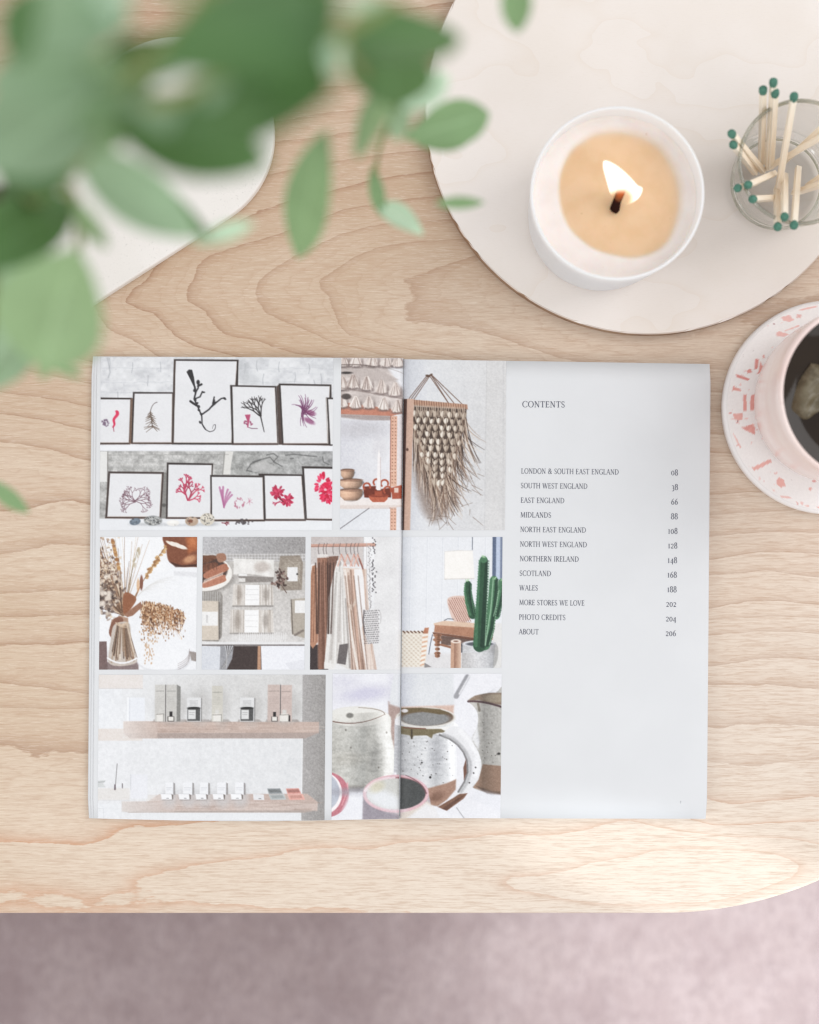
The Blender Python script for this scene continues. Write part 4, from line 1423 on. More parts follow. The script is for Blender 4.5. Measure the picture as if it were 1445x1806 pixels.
    m.xf(570, 1180, 4.379)
    m.ell(572, 962, 222, 122, (255, 255, 255), 1, 6)
    mk = m.a[..., :1].copy()
    xs = (np.arange(c.w)[None, :, None] / c.k + c.x0 - 570) * 4.379
    dkc = np.ones_like(c.a) * (np.array((82, 84, 84)) / 255)
    k = mk * np.clip((xs - 592) / 6, 0, 1)
    c.a = c.a * (1 - k) + dkc * k
    c.curve((800, 960), (770, 870), (640, 820), 14, (110, 80, 84), 6, .7)
    # saucer stripes
    c.poly([(800, 1040), (870, 1075), (1100, 1165), (640, 1165)], (222, 223, 228), alpha=.75, soft=24)
    c.line([(1035, 1070), (1100, 1160)], 8, (150, 150, 152), alpha=.7, soft=5)
    c.grain(6, 1.6, 1.6)
    return finish(c)
# ------------------------------------------------------------------ materials of the place


def wood_table():
    t = NT('ash_veneer')
    co = t.coord()
    # coordinates in "photo pixel" sized units (1 unit = 0.331 mm), y upwards
    fin = t.noise(t.mapping(co, (40, 110, 1), (7, 2, 0)), 1.0, 3, .55)
    fin2 = t.noise(t.mapping(co, (170, 700, 1), (2, 3, 0)), 1.0, 2, .6)
    sx = t.n('ShaderNodeSeparateXYZ')
    t.put(sx.inputs[0], co)
    X = t.math('MULTIPLY', sx.outputs[0], 1 / S)
    Y = t.math('MULTIPLY', sx.outputs[1], 1 / S)
    low = t.range(Y, -540, -440, 1, 0)
    gat = t.n('ShaderNodeAttribute', attribute_name='growth')
    vv = t.math('ADD', gat.outputs['Fac'], t.math('MULTIPLY', t.math('SUBTRACT', fin, .5), .22))
    vv = t.math('ADD', vv, t.math('MULTIPLY', t.math('SUBTRACT', fin2, .5), .07))
    vv = t.math('ADD', vv, 40)
    f = t.math('SUBTRACT', 1.0, t.math('FRACT', vv))
    f3 = t.math('FRACT', t.math('ADD', t.math('MULTIPLY', vv, 3.0), t.math('MULTIPLY', fin, 1.2)))
    sub3 = t.math('MULTIPLY', t.math('POWER', t.math('SUBTRACT', 1, f3), 8), t.range(f3, 0, .04, .2, 1))
    cell = t.math('FLOOR', vv)
    wn = t.n('ShaderNodeTexWhiteNoise', noise_dimensions='1D')
    t.put(wn.inputs['W'], cell)
    amp = t.range(wn.outputs[0], 0, 1, .5, 1.0, False)
    edge = t.math('POWER', t.math('SUBTRACT', 1, f), 12)
    rise = t.range(f, 0, .02, .1, 1)
    band = t.math('POWER', t.math('SUBTRACT', 1, f), 2.2)
    line = t.math('MULTIPLY', t.math('MULTIPLY', edge, rise), amp)
    # fine fibres and pores that run along the board
    fib = t.noise(t.mapping(co, (80, 1150, 1)), 1.0, 4, .6)
    fib2 = t.noise(t.mapping(co, (150, 2800, 1), (1, 5, 0)), 1.0, 3, .6)
    pore = t.noise(t.mapping(co, (330, 3000, 1), (5, 9, 0)), 1.0, 2, .5)
    cloud = t.noise(t.mapping(co, (5, 12, 1), (9, 4, 0)), 1.0, 2, .5)
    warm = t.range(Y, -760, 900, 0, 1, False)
    sap_sun = t.range(t.math('ADD', X, t.math('MULTIPLY', Y, -.9)), -500, 900, 0, 1, False)
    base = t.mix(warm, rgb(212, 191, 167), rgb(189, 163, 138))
    base = t.mix(sap_sun, base, t.mix(warm, rgb(228, 216, 203), rgb(206, 184, 165)))  # sapwood tone; lower right end whitened further, sunlight put into the colour
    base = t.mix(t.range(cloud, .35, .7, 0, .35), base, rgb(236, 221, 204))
    c = t.mix(t.math('MULTIPLY', band, t.math('MULTIPLY', amp, t.math('SUBTRACT', .30, t.math('MULTIPLY', low, .17)))), base, t.mix(low, rgb(178, 140, 110), rgb(212, 178, 150)))
    c = t.mix(t.math('MULTIPLY', line, t.math('ADD', t.math('SUBTRACT', .74, t.math('MULTIPLY', sap_sun, .28)), t.math('MULTIPLY', low, .26))), c, t.mix(low, rgb(142, 96, 68), rgb(196, 138, 100)))
    c = t.mix(t.math('MULTIPLY', sub3, t.math('SUBTRACT', .26, t.math('MULTIPLY', low, .2))), c, rgb(168, 128, 98))
    c = t.mix(t.range(fib, .42, .72, 0, .46), c, rgb(184, 150, 124))
    c = t.mix(t.range(fib, .56, .30, 0, .0), c, rgb(236, 220, 198))
    c = t.mix(t.range(fib2, .5, .78, 0, .30), c, rgb(176, 142, 116))
    c = t.mix(t.range(fib2, .48, .25, 0, .34), c, rgb(245, 234, 220))
    c = t.mix(t.range(pore, .68, .80, 0, .32), c, rgb(160, 122, 98))
    t.bump(fib2, .06, .0006)
    return t.set(color=c, rough=t.range(fib, .3, .7, .48, .6), spec=.28)


def wood_board():
    t = NT('pale_birch_ply')
    co = t.coord()
    d = t.noise(t.mapping(co, (7, 12, 1)), 1.0, 3, .5)
    f = t.math('FRACT', t.math('MULTIPLY', d, 7.0))
    line = t.math('POWER', t.math('SUBTRACT', 1, f), 10)
    fl = t.noise(t.mapping(co, (260, 1500, 1), (0, 0, 0), (0, 0, R(82))), 1.0, 3, .6)
    cl = t.noise(co, 14, 3, .5)
    c = t.mix(t.range(cl, .3, .7), rgb(233, 225, 219), rgb(228, 219, 211))
    c = t.mix(t.math('MULTIPLY', line, .17), c, rgb(214, 193, 170))
    c = t.mix(t.range(fl, .5, .8, 0, .14), c, rgb(210, 194, 178))
    # sawn edge: darker plies
    geo = t.n('ShaderNodeNewGeometry')
    sz = t.n('ShaderNodeSeparateXYZ')
    t.put(sz.inputs[0], geo.outputs['Normal'])
    side = t.range(sz.outputs[2], .5, .85, 1, 0)
    pl = t.noise(t.mapping(co, (60, 60, 900)), 1.0, 3, .6)
    c = t.mix(side, c, t.mix(t.range(pl, .35, .65), rgb(176, 146, 120), rgb(120, 90, 70)))
    return t.set(color=c, rough=.55, spec=.25)


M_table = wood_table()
M_board = wood_board()
M_paper = plain('coated_paper', rgb(216, 217, 219), .5, .3, .012, 30)
M_edge = plain('trimmed_paper_edges', rgb(214, 214, 217), .7, .2, .06, 400)
M_ink = ink_material()
M_text = plain('grey_text_ink', rgb(100, 102, 114), .55, .3, .02)
M_tray = None


def stone_tray():
    t = NT('cast_off_white_stone')
    co = t.coord()
    n1 = t.noise(co, 900, 2, .6)
    n2 = t.noise(co, 25, 3, .5)
    c = t.mix(t.range(n2, .3, .7), rgb(232, 227, 222), rgb(225, 220, 214))
    c = t.mix(t.range(n1, .60, .76, 0, .40), c, rgb(172, 168, 162))
    t.bump(n1, .12, .0005)
    return t.set(color=c, rough=.75, spec=.2)


def rug_mat():
    t = NT('mauve_pile')
    co = t.coord()
    a = t.noise(co, 11, 4, .6)
    b = t.noise(t.mapping(co, (60, 45, 1)), 1.0, 4, .65, .6)
    f = t.noise(t.mapping(co, (420, 170, 1)), 1.0, 3, .6)
    c = t.mix(t.range(a, .3, .7), rgb(176, 160, 160), rgb(160, 143, 144))
    c = t.mix(t.range(b, .38, .68, 0, .55), c, rgb(186, 171, 172))
    c = t.mix(t.range(f, .42, .68, 0, .55), c, rgb(142, 126, 128))
    t.bump(t.math('ADD', t.math('MULTIPLY', f, .4), b), .6, .006)
    return t.set(color=c, rough=.95, spec=.05, sheen=.15)


M_rug = rug_mat()
M_tray = stone_tray()

# ------------------------------------------------------------------ rug and table
RUGZ = -0.42
rv, rf = [], []
rb = bmesh.new()
rs = random.Random(4)
RX0, RX1, RY0, RY1 = -1.3, 1.3, -1.2, .9
nx, ny = 130, 105
gv = [[rb.verts.new((RX0 + (RX1 - RX0) * i / nx, RY0 + (RY1 - RY0) * j / ny, RUGZ + rs.uniform(-.004, .002))) for i in range(nx + 1)] for j in range(ny + 1)]
for j in range(ny):
    for i in range(nx):
        rb.faces.new((gv[j][i], gv[j][i + 1], gv[j + 1][i + 1], gv[j + 1][i]))
rug = from_bm('rug', rb, M_rug)
tag(rug, 'soft mauve pile rug under the wooden table', 'rug')

table = thing('wooden_table', (0, 0, RUGZ), 'pale wooden table top with wavy grain and a wide rounded corner', 'table')
TT = 0.022
cx, cy0, RR = P(1168, 0).x, P(0, 1612).y, 700 * S
X1, X0, Y1 = cx + RR, -0.95, 0.62
INS = .0022


def row_ends(y):
    """left and right end of the flat top at height y of the plan (rounded corners of radius RR)"""
    r_ = RR - INS
    lo, hi = cy0 + RR, Y1 - RR
    d = max(lo - y, y - hi, 0.0)
    e = math.sqrt(max(r_ * r_ - d * d, 0.0))
    return X0 + RR - e, X1 - RR + e


ys_ = [cy0 + RR - (RR - INS) * math.cos(math.pi / 2 * k / 150) for k in range(151)]
ys_ += list(np.linspace(cy0 + RR, Y1 - RR, 60)[1:-1])
ys_ += [Y1 - RR + (RR - INS) * math.sin(math.pi / 2 * k / 60) for k in range(61)]
ts_ = np.concatenate([np.linspace(0, .38, 60, endpoint=False), np.linspace(.38, .96, 300, endpoint=False), np.linspace(.96, 1, 30)])
GX = np.array([[row_ends(y)[0] * (1 - t_) + row_ends(y)[1] * t_ for t_ in ts_] for y in ys_])
GY = np.repeat(np.array(ys_)[:, None], len(ts_), 1)
# growth rings followed across the board: (ring, points of the line in photo pixels)
RINGS = [
    (0, [(905, 435), (820, 455), (760, 475), (713, 488), (720, 515), (722, 545), (810, 575), (900, 605), (960, 625), (1100, 650)]),
    (1, [(880, 415), (740, 425), (650, 440), (600, 468), (556, 500), (575, 520), (590, 560), (610, 590), (660, 605), (730, 620), (800, 632), (950, 670), (1255, 690)]),
    (2, [(760, 388), (640, 402), (560, 432), (500, 465), (456, 500), (457, 530), (488, 562), (560, 592), (640, 615), (690, 630), (1255, 725)]),
    (3, [(770, 345), (600, 372), (530, 400), (430, 430), (352, 462), (342, 495), (330, 530), (362, 552), (395, 590), (460, 605), (510, 622), (1255, 765)]),
    (4, [(760, 302), (650, 320), (560, 345), (480, 362), (420, 390), (270, 480), (220, 537), (275, 555), (300, 585), (340, 610), (400, 624), (1255, 800)]),
    (5, [(760, 264), (560, 290), (450, 312), (180, 560), (190, 580), (235, 600), (265, 620), (330, 650), (1255, 835)]),
    (6, [(750, 216), (600, 235), (485, 250), (120, 560), (100, 610), (160, 640), (1255, 872)]),
    (7, [(745, 180), (600, 197), (480, 215), (0, 640), (60, 655), (158, 678), (1255, 908), (1445, 900)]),
    (8, [(770, 132), (600, 150), (0, 692), (60, 700), (158, 718), (1255, 945), (1445, 940)]),
    (9, [(780, 86), (600, 110), (400, 82), (230, 64), (0, 730), (80, 742), (158, 760), (1255, 987), (1445, 978)]),
    (10, [(790, 50), (600, 62), (200, 22), (0, 780), (70, 790), (158, 812), (1255, 1014), (1350, 1007), (1445, 1020)]),
    (11, [(800, 4), (650, 16), (0, 905), (158, 890), (1255, 1073), (1445, 1068)]),
    (12, [(700, -60), (0, 978), (40, 975), (85, 960), (158, 962), (1255, 1093), (1445, 1090)]),
    (13, [(0, 1048), (158, 1040), (1255, 1121), (1350, 1114), (1445, 1119)]),
    (14, [(0, 1088), (158, 1084), (1255, 1175), (1445, 1166)]),
    (15, [(0, 1140), (158, 1135), (1255, 1206), (1350, 1208), (1445, 1214)]),
    (16, [(0, 1204), (158, 1225), (1255, 1283), (1445, 1281)]),
    (17, [(0, 1248), (158, 1250), (1255, 1345), (1445, 1340)]),
    (18, [(0, 1313), (40, 1328), (158, 1332), (1255, 1412), (1445, 1405)]),
    (19, [(-150, 1480), (0, 1485), (70, 1486), (140, 1491), (190, 1482), (225, 1462), (300, 1453), (400, 1446), (700, 1436), (1255, 1455), (1445, 1450)]),
    (20, [(245, 1552), (262, 1545), (300, 1535), (400, 1520), (480, 1512), (535, 1497), (640, 1498), (700, 1488), (820, 1480), (900, 1472), (980, 1473), (1060, 1457), (1110, 1449), (1240, 1470), (1445, 1490),
          (242, 1560), (252, 1570), (330, 1588), (420, 1595), (600, 1601), (722, 1606), (1000, 1625)]),
    (19.75, [(-100, 1560), (0, 1545), (120, 1545), (190, 1560)]),
    (20.0, [(-150, 1584), (0, 1580), (100, 1582), (200, 1577)]),
    (20.5, [(420, 1560), (640, 1555), (800, 1552)]),
    (21, [(905, 1552), (960, 1544), (1000, 1535), (1120, 1511), (1260, 1498), (1340, 1503), (1390, 1513), (1408, 1526), (1392, 1545), (1340, 1566), (1200, 1591), (1060, 1592), (960, 1578), (908, 1562)]),
    (21.6, [(1020, 1556), (1150, 1550), (1280, 1540)]),
    (20.4, [(1500, 1540), (1445, 1570)]),
    (19.6, [(0, 1640), (700, 1660)]),
    (-0.8, [(1000, 480), (1000, 540), (1300, 600)]),
    (-1.2, [(1500, 560), (1500, 640)]),
]
ANI = 2.2
pts_ = np.array([(x, y * ANI, v) for v, l in RINGS for x, y in l], float)


def tps(dx, dy):
    q = dx * dx + dy * dy + 1e-9
    return q * np.log(q) * .5


n_ = len(pts_)
sc_ = 500.0
px_, py_, pv_ = pts_[:, 0] / sc_, pts_[:, 1] / sc_, pts_[:, 2]
A_ = np.zeros((n_ + 3, n_ + 3))
A_[:n_, :n_] = tps(px_[:, None] - px_[None], py_[:, None] - py_[None]) + np.eye(n_) * 2e-4
A_[:n_, n_] = A_[n_, :n_] = 1
A_[:n_, n_ + 1] = A_[n_ + 1, :n_] = px_
A_[:n_, n_ + 2] = A_[n_ + 2, :n_] = py_
wts = np.linalg.solve(A_, np.concatenate([pv_, np.zeros(3)]))
qx = (np.clip(GX, -.30, .30) / S + 722.5).ravel() / sc_
qy = (903 - np.clip(GY, -.26, .70) / S).ravel() * ANI / sc_
growth = np.empty(len(qx))
for k in range(0, len(qx), 8000):
    sl = slice(k, k + 8000)
    growth[sl] = tps(qx[sl, None] - px_[None], qy[sl, None] - py_[None]) @ wts[:n_] + wts[n_] + wts[n_ + 1] * qx[sl] + wts[n_ + 2] * qy[sl]
nr_, nc_ = GX.shape
tv = [(GX[j, i], GY[j, i], -RUGZ) for j in range(nr_) for i in range(nc_)]
tf = [[j * nc_ + i, j * nc_ + i + 1, (j + 1) * nc_ + i + 1, (j + 1) * nc_ + i] for j in range(nr_ - 1) for i in range(nc_ - 1)]
loop = [i for i in range(nc_)] + [j * nc_ + nc_ - 1 for j in range(1, nr_)] + [(nr_ - 1) * nc_ + i for i in range(nc_ - 2, -1, -1)] + [j * nc_ for j in range(nr_ - 2, 0, -1)]
lp = [Vector(tv[i][:2]) for i in loop]
m_ = len(lp)
nrm = []
for k in range(m_):
    d_ = (lp[(k + 1) % m_] - lp[k - 1]).normalized()
    nrm.append(Vector((d_.y, -d_.x)))
gl_ = list(growth)
prev = loop
for out, z in ((.0015, -.0006), (.0022, -.0022), (.0022, -TT + .004), (-.0018, -TT)):
    cur = []
    for k in range(m_):
        q = lp[k] + nrm[k] * out
        cur.append(len(tv))
        tv.append((q.x, q.y, z - RUGZ))
        gl_.append(growth[loop[k]])
    for k in range(m_):
        k2 = (k + 1) % m_
        tf.append([prev[k], cur[k], cur[k2], prev[k2]])
    prev = cur
tf.append(prev[::-1])
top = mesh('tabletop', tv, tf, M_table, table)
ga = top.data.attributes.new('growth', 'FLOAT', 'POINT')
ga.data.foreach_set('value', np.array(gl_, np.float32))
for lx, ly in ((X1 - .22, cy0 + .16), (X1 - .22, Y1 - .16), (X0 + .22, cy0 + .16), (X0 + .22, Y1 - .16)):
    sxg = .05 if lx > 0 else -.05
    v, f = tube([(lx + sxg, ly, .0), (lx, ly, -RUGZ - TT + .0005)], [.011, .019], 20)
    mesh('leg', v, f, M_table, table, True)

# ------------------------------------------------------------------ round board
BZ = 0.009
bp = P(1145, 195, BZ)
board = lathe('round_board', [(0, 0), (.1275, 0), (.1292, .0008), (.1292, BZ - .0007), (.1285, BZ), (.06, BZ), (0, BZ)], M_board, seg=200, smooth=False)
bm = bmesh.new()
bm.from_mesh(board.data)
rs = random.Random(8)
for v in bm.verts:       # nicks along the sawn rim
    r0 = math.hypot(v.co.x, v.co.y)
    if r0 > .1280 and v.co.z > BZ * .5 and rs.random() < .14:
        k = 1 - rs.uniform(.001, .0055)
        v.co.x *= k
        v.co.y *= k
bm.to_mesh(board.data)
bm.free()
board.location = (bp.x, bp.y, 0.0002)
tag(board, 'round pale birch serving board carrying the candle and the matches', 'board')
BZ += .0002

# ------------------------------------------------------------------ stone tray
TH = .007
th = math.atan2(-.54, -.84) * -1   # tray runs down to the left
tdir = Vector((-.84, -.54))
tend = P(312, 236, TH).xy
tR = 172 * S * (H - TH) / H
tlen = .30
prof = ((.0, 0), (.0015, .0), (0, .0012), (0, TH - .001), (.0012, TH))


def capsule(d):
    pts = []
    a0 = math.atan2(-tdir.y, -tdir.x)
    for k in range(49):
        a = a0 - math.pi / 2 + math.pi * k / 48
        pts.append(tend + Vector((math.cos(a), math.sin(a))) * (tR - d))
    e2 = tend + tdir * tlen
    for k in range(49):
        a = a0 + math.pi / 2 + math.pi * k / 48
        pts.append(e2 + Vector((math.cos(a), math.sin(a))) * (tR - d))
    return pts


cr = [[(p.x, p.y, z) for p in capsule(d)] for d, z in ((.0015, .0002), (0, .0014), (0, TH - .0012), (.0004, TH - .0003), (.0014, TH))]
n = len(cr[0])
v = [q for r_ in cr for q in r_]
f = [list(range(n))[::-1], list(range(4 * n, 5 * n))] + [[k * n + i, k * n + (i + 1) % n, (k + 1) * n + (i + 1) % n, (k + 1) * n + i] for k in range(4) for i in range(n)]
tray = mesh('stone_tray', v, f, M_tray)
tag(tray, 'off-white stone tray with a rounded end, beneath the green leaves', 'tray')

# ------------------------------------------------------------------ open book
GUT = 708.5


def slant(y):
    return -0.0086 * (y - 1037)


def zleft(u):     # u = metres from the fold to the left
    return .0014 + .0034 * (1 - math.exp(-u / .0012)) - .0016 * min(1, max(0, (u - .012) / .15))


def zright(u):
    return .0014 + .0046 * (1 - math.exp(-u / .0030)) + .0006 * min(1, u / .06)


_UT = np.array([0, .0004, .0008, .0012, .0016, .0021, .0026, .0033, .004, .005, .006, .0075, .009, .011, .013, .016, .02, .03, .05, .08, .12, .17, .30])
_zl, _zr = zleft, zright
_TL = np.array([_zl(u) for u in _UT])
_TR = np.array([_zr(u) for u in _UT])


def zleft(u):
    return float(np.interp(u, _UT, _TL))


def zright(u):
    return float(np.interp(u, _UT, _TR))


def page_pt(px, py, lift=0.0):
    """point of the page surface under photo pixel (px, py); px measured at the height of the page's middle line"""
    xx = px + slant(py)
    u = (px - GUT) * S
    z = (zleft(-u) if u < 0 else zright(u)) + lift
    return P(xx, py, z)


book = thing('open_book', (0, 0, .0002), 'open book of shop photographs with a white contents page', 'book')
BO = Vector((0, 0, .0002))


def yt(px):      # top and bottom edges of the leaves (photo pixels)
    if px < GUT:
        return 628.5 + 3.0 * (px - 158) / 550
    return 633.5 + 8.5 * (px - GUT) / 545


def yb(px):
    if px < GUT:
        t = (px - 158) / 550
        return 1443 + 4.5 * math.sin(math.pi * min(1, t * 1.05)) * 1.0 + 1.5 * t
    return 1443 + 1.0 * (px - GUT) / 540


def leaf_block(name, xa, xb, dz, thick, mat, under=None):
    """a stack of leaves between two photo columns; its top follows the page, its sides drop to the table"""
    sg = -1 if xb < GUT + 1 and xa < GUT else 1
    us = list(_UT)
    wid = (GUT - xa if sg < 0 else xb - GUT) * S
    us = [u for u in us if u < wid - .003] + [wid - .0008, wid]
    NV = 24
    V, F = [], []
    for i, u in enumerate(us):
        px = GUT + sg * max(u, 1e-6) / S
        for j in range(NV + 1):
            t = j / NV
            py = yt(px) + (yb(px) - yt(px)) * t
            # small corner radius at the outer corners
            q = page_pt(px, py, dz)
            if i == len(us) - 1 and j in (0, NV):
                q = page_pt(px - sg * 2.2, py, dz)
            if i == len(us) - 1:
                q.z -= .0001
            V.append(q - BO)
    nc = NV + 1
    for i in range(len(us) - 1):
        for j in range(NV):
            F.append([i * nc + j, i * nc + j + 1, (i + 1) * nc + j + 1, (i + 1) * nc + j])
    nt = len(F)
    # sides
    rim = [i * nc for i in range(len(us))] + [(len(us) - 1) * nc + j for j in range(1, nc)] + [i * nc + NV for i in range(len(us) - 2, -1, -1)] + [j for j in range(NV - 1, 0, -1)]
    b0 = len(V)
    for r_ in rim:
        q = V[r_].copy()
        q.z = max(q.z - thick, 0.0)
        V.append(q)
    m = len(rim)
    for k in range(m):
        k2 = (k + 1) % m
        F.append([rim[k], rim[k2], b0 + k2, b0 + k])
    F.append(list(range(b0, b0 + m)))
    bmx = bmesh.new()
    vs = [bmx.verts.new(q) for q in V]
    for fc in F:
        bmx.faces.new([vs[a] for a in fc])
    bmesh.ops.recalc_face_normals(bmx, faces=bmx.faces)
    me = bpy.data.meshes.new(name)
    bmx.to_mesh(me)
    bmx.free()
    me.materials.append(mat)
    me.polygons.foreach_set('use_smooth', [k < nt for k in range(len(me.polygons))])
    o = bpy.data.objects.new(name, me)
    COL.objects.link(o)
    o.parent = book
    return o


leaf_block('cover', 158.5, GUT, -.0008, .006, M_paper)
leaf_block('left_pages', 162.5, GUT, -.0004, .0022, M_paper)
leaf_block('left_page', 167, GUT, 0, .0003, M_paper)
leaf_block('right_pages', GUT, 1249.5, -.0004, .02, M_edge)
leaf_block('right_page', GUT, 1250.5, 0, .0003, M_paper)
INKZ = .00012


def print_picture(name, c, label=None, gain=1.0):
    """one sheet of printed ink per side of the fold, colours from the canvas"""
    root = None
    xs_all = c.x0 + np.arange(c.w) / c.k
    ym = .5 * (c.y0 + c.y1)
    gx = GUT + slant(ym)
    for side in (-1, 1):
        sel = np.where(xs_all <= gx - .2)[0] if side < 0 else np.where(xs_all >= gx + .2)[0]
        if len(sel) < 3:
            continue
        xs = xs_all[sel]
        ys = c.y0 + np.arange(c.h) / c.k
        u = np.abs(xs - slant(ym) - GUT) * S
        z = np.array([(zleft(a) if side < 0 else zright(a)) for a in u]) + INKZ
        # bend rows with the page edges
        XX, YY = np.meshgrid(xs, ys)
        e0 = np.array([yt(x - slant(ym)) for x in xs])
        e1 = np.array([yb(x - slant(ym)) for x in xs])
        YY = np.clip(YY, e0[None, :] + .3, e1[None, :] - .3)
        SX = XX + (-0.0086) * (YY - ym)
        f = S * (H - z)[None, :] / H
        vx = (SX - 722.5) * f
        vy = (903 - YY) * f
        vz = np.broadcast_to(z[None, :], vx.shape) - BO.z
        co = np.stack([vx, vy, vz], -1).reshape(-1, 3)
        h, w = vx.shape
        me = bpy.data.meshes.new(name)
        idx = np.arange(h * w).reshape(h, w)
        q = np.stack([idx[:-1, :-1], idx[1:, :-1], idx[1:, 1:], idx[:-1, 1:]], -1).reshape(-1)
        nf = (h - 1) * (w - 1)
        me.vertices.add(h * w)
        me.vertices.foreach_set('co', co.reshape(-1).astype(np.float32))
        me.loops.add(nf * 4)
        me.loops.foreach_set('vertex_index', q.astype(np.int32))
        me.polygons.add(nf)
        me.polygons.foreach_set('loop_start', np.arange(0, nf * 4, 4, dtype=np.int32))
        me.polygons.foreach_set('use_smooth', np.ones(nf, bool))
        me.update(calc_edges=True)
        a = me.color_attributes.new('ink', 'FLOAT_COLOR', 'POINT')
        colr = np.ones((h * w, 4), np.float32)
        colr[:, :3] = np.clip(lin_arr(np.clip(c.a[:, sel], 0, 1)) * gain, 0, .86).reshape(-1, 3)
        a.data.foreach_set('color', colr.reshape(-1))
        me.materials.append(M_ink)
        o = bpy.data.objects.new(name, me)
        COL.objects.link(o)
        o.parent = book
        if label:
            o['label'] = label
    return root


def lin_arr(a):
    return np.where(a <= 0.04045, a / 12.92, ((a + 0.055) / 1.055) ** 2.4)


INK_GAIN = 0.99
for fn, lb in ((pic_seaweed, 'printed photo of framed pressed seaweeds on two white shelves'),
               (pic_macrame, 'printed photo of tasselled blankets, clay pots and a woven wall hanging'),
               (pic_vase, 'printed photo of dried grasses in a glass vase'),
               (pic_linens, 'printed photo of folded linens and wooden brushes'),
               (pic_clothes, 'printed photo of clothes on a rail'),
               (pic_cactus, 'printed photo of a green cactus beside a wooden table'),
               (pic_shelves, 'printed photo of small boxes and bottles on two oak shelves'),
               (pic_mugs, 'printed photo of speckled stoneware mugs')):
    print_picture('printed_photo', fn(), lb, INK_GAIN)

# ---- lettering: a small serif face drawn as strokes (cap height 1)
TK, TN = .125, .055


def arc(cx, cy, rx, ry, a0, a1, n=14, thick=TK, thin=TN):
    pts = []
    for k in range(n + 1):
        a = R(a0 + (a1 - a0) * k / n)
        w = thin + (thick - thin) * abs(math.cos(a)) ** 1.3
        pts.append((cx + rx * math.cos(a), cy + ry * math.sin(a), w))
    return pts


def ln(x0, y0, x1, y1, w=TK):
    return [(x0, y0, w), (x1, y1, w)]


def sf(x, y, w=.17):
    return [(x - w, y, TN * .9), (x + w, y, TN * .9)]


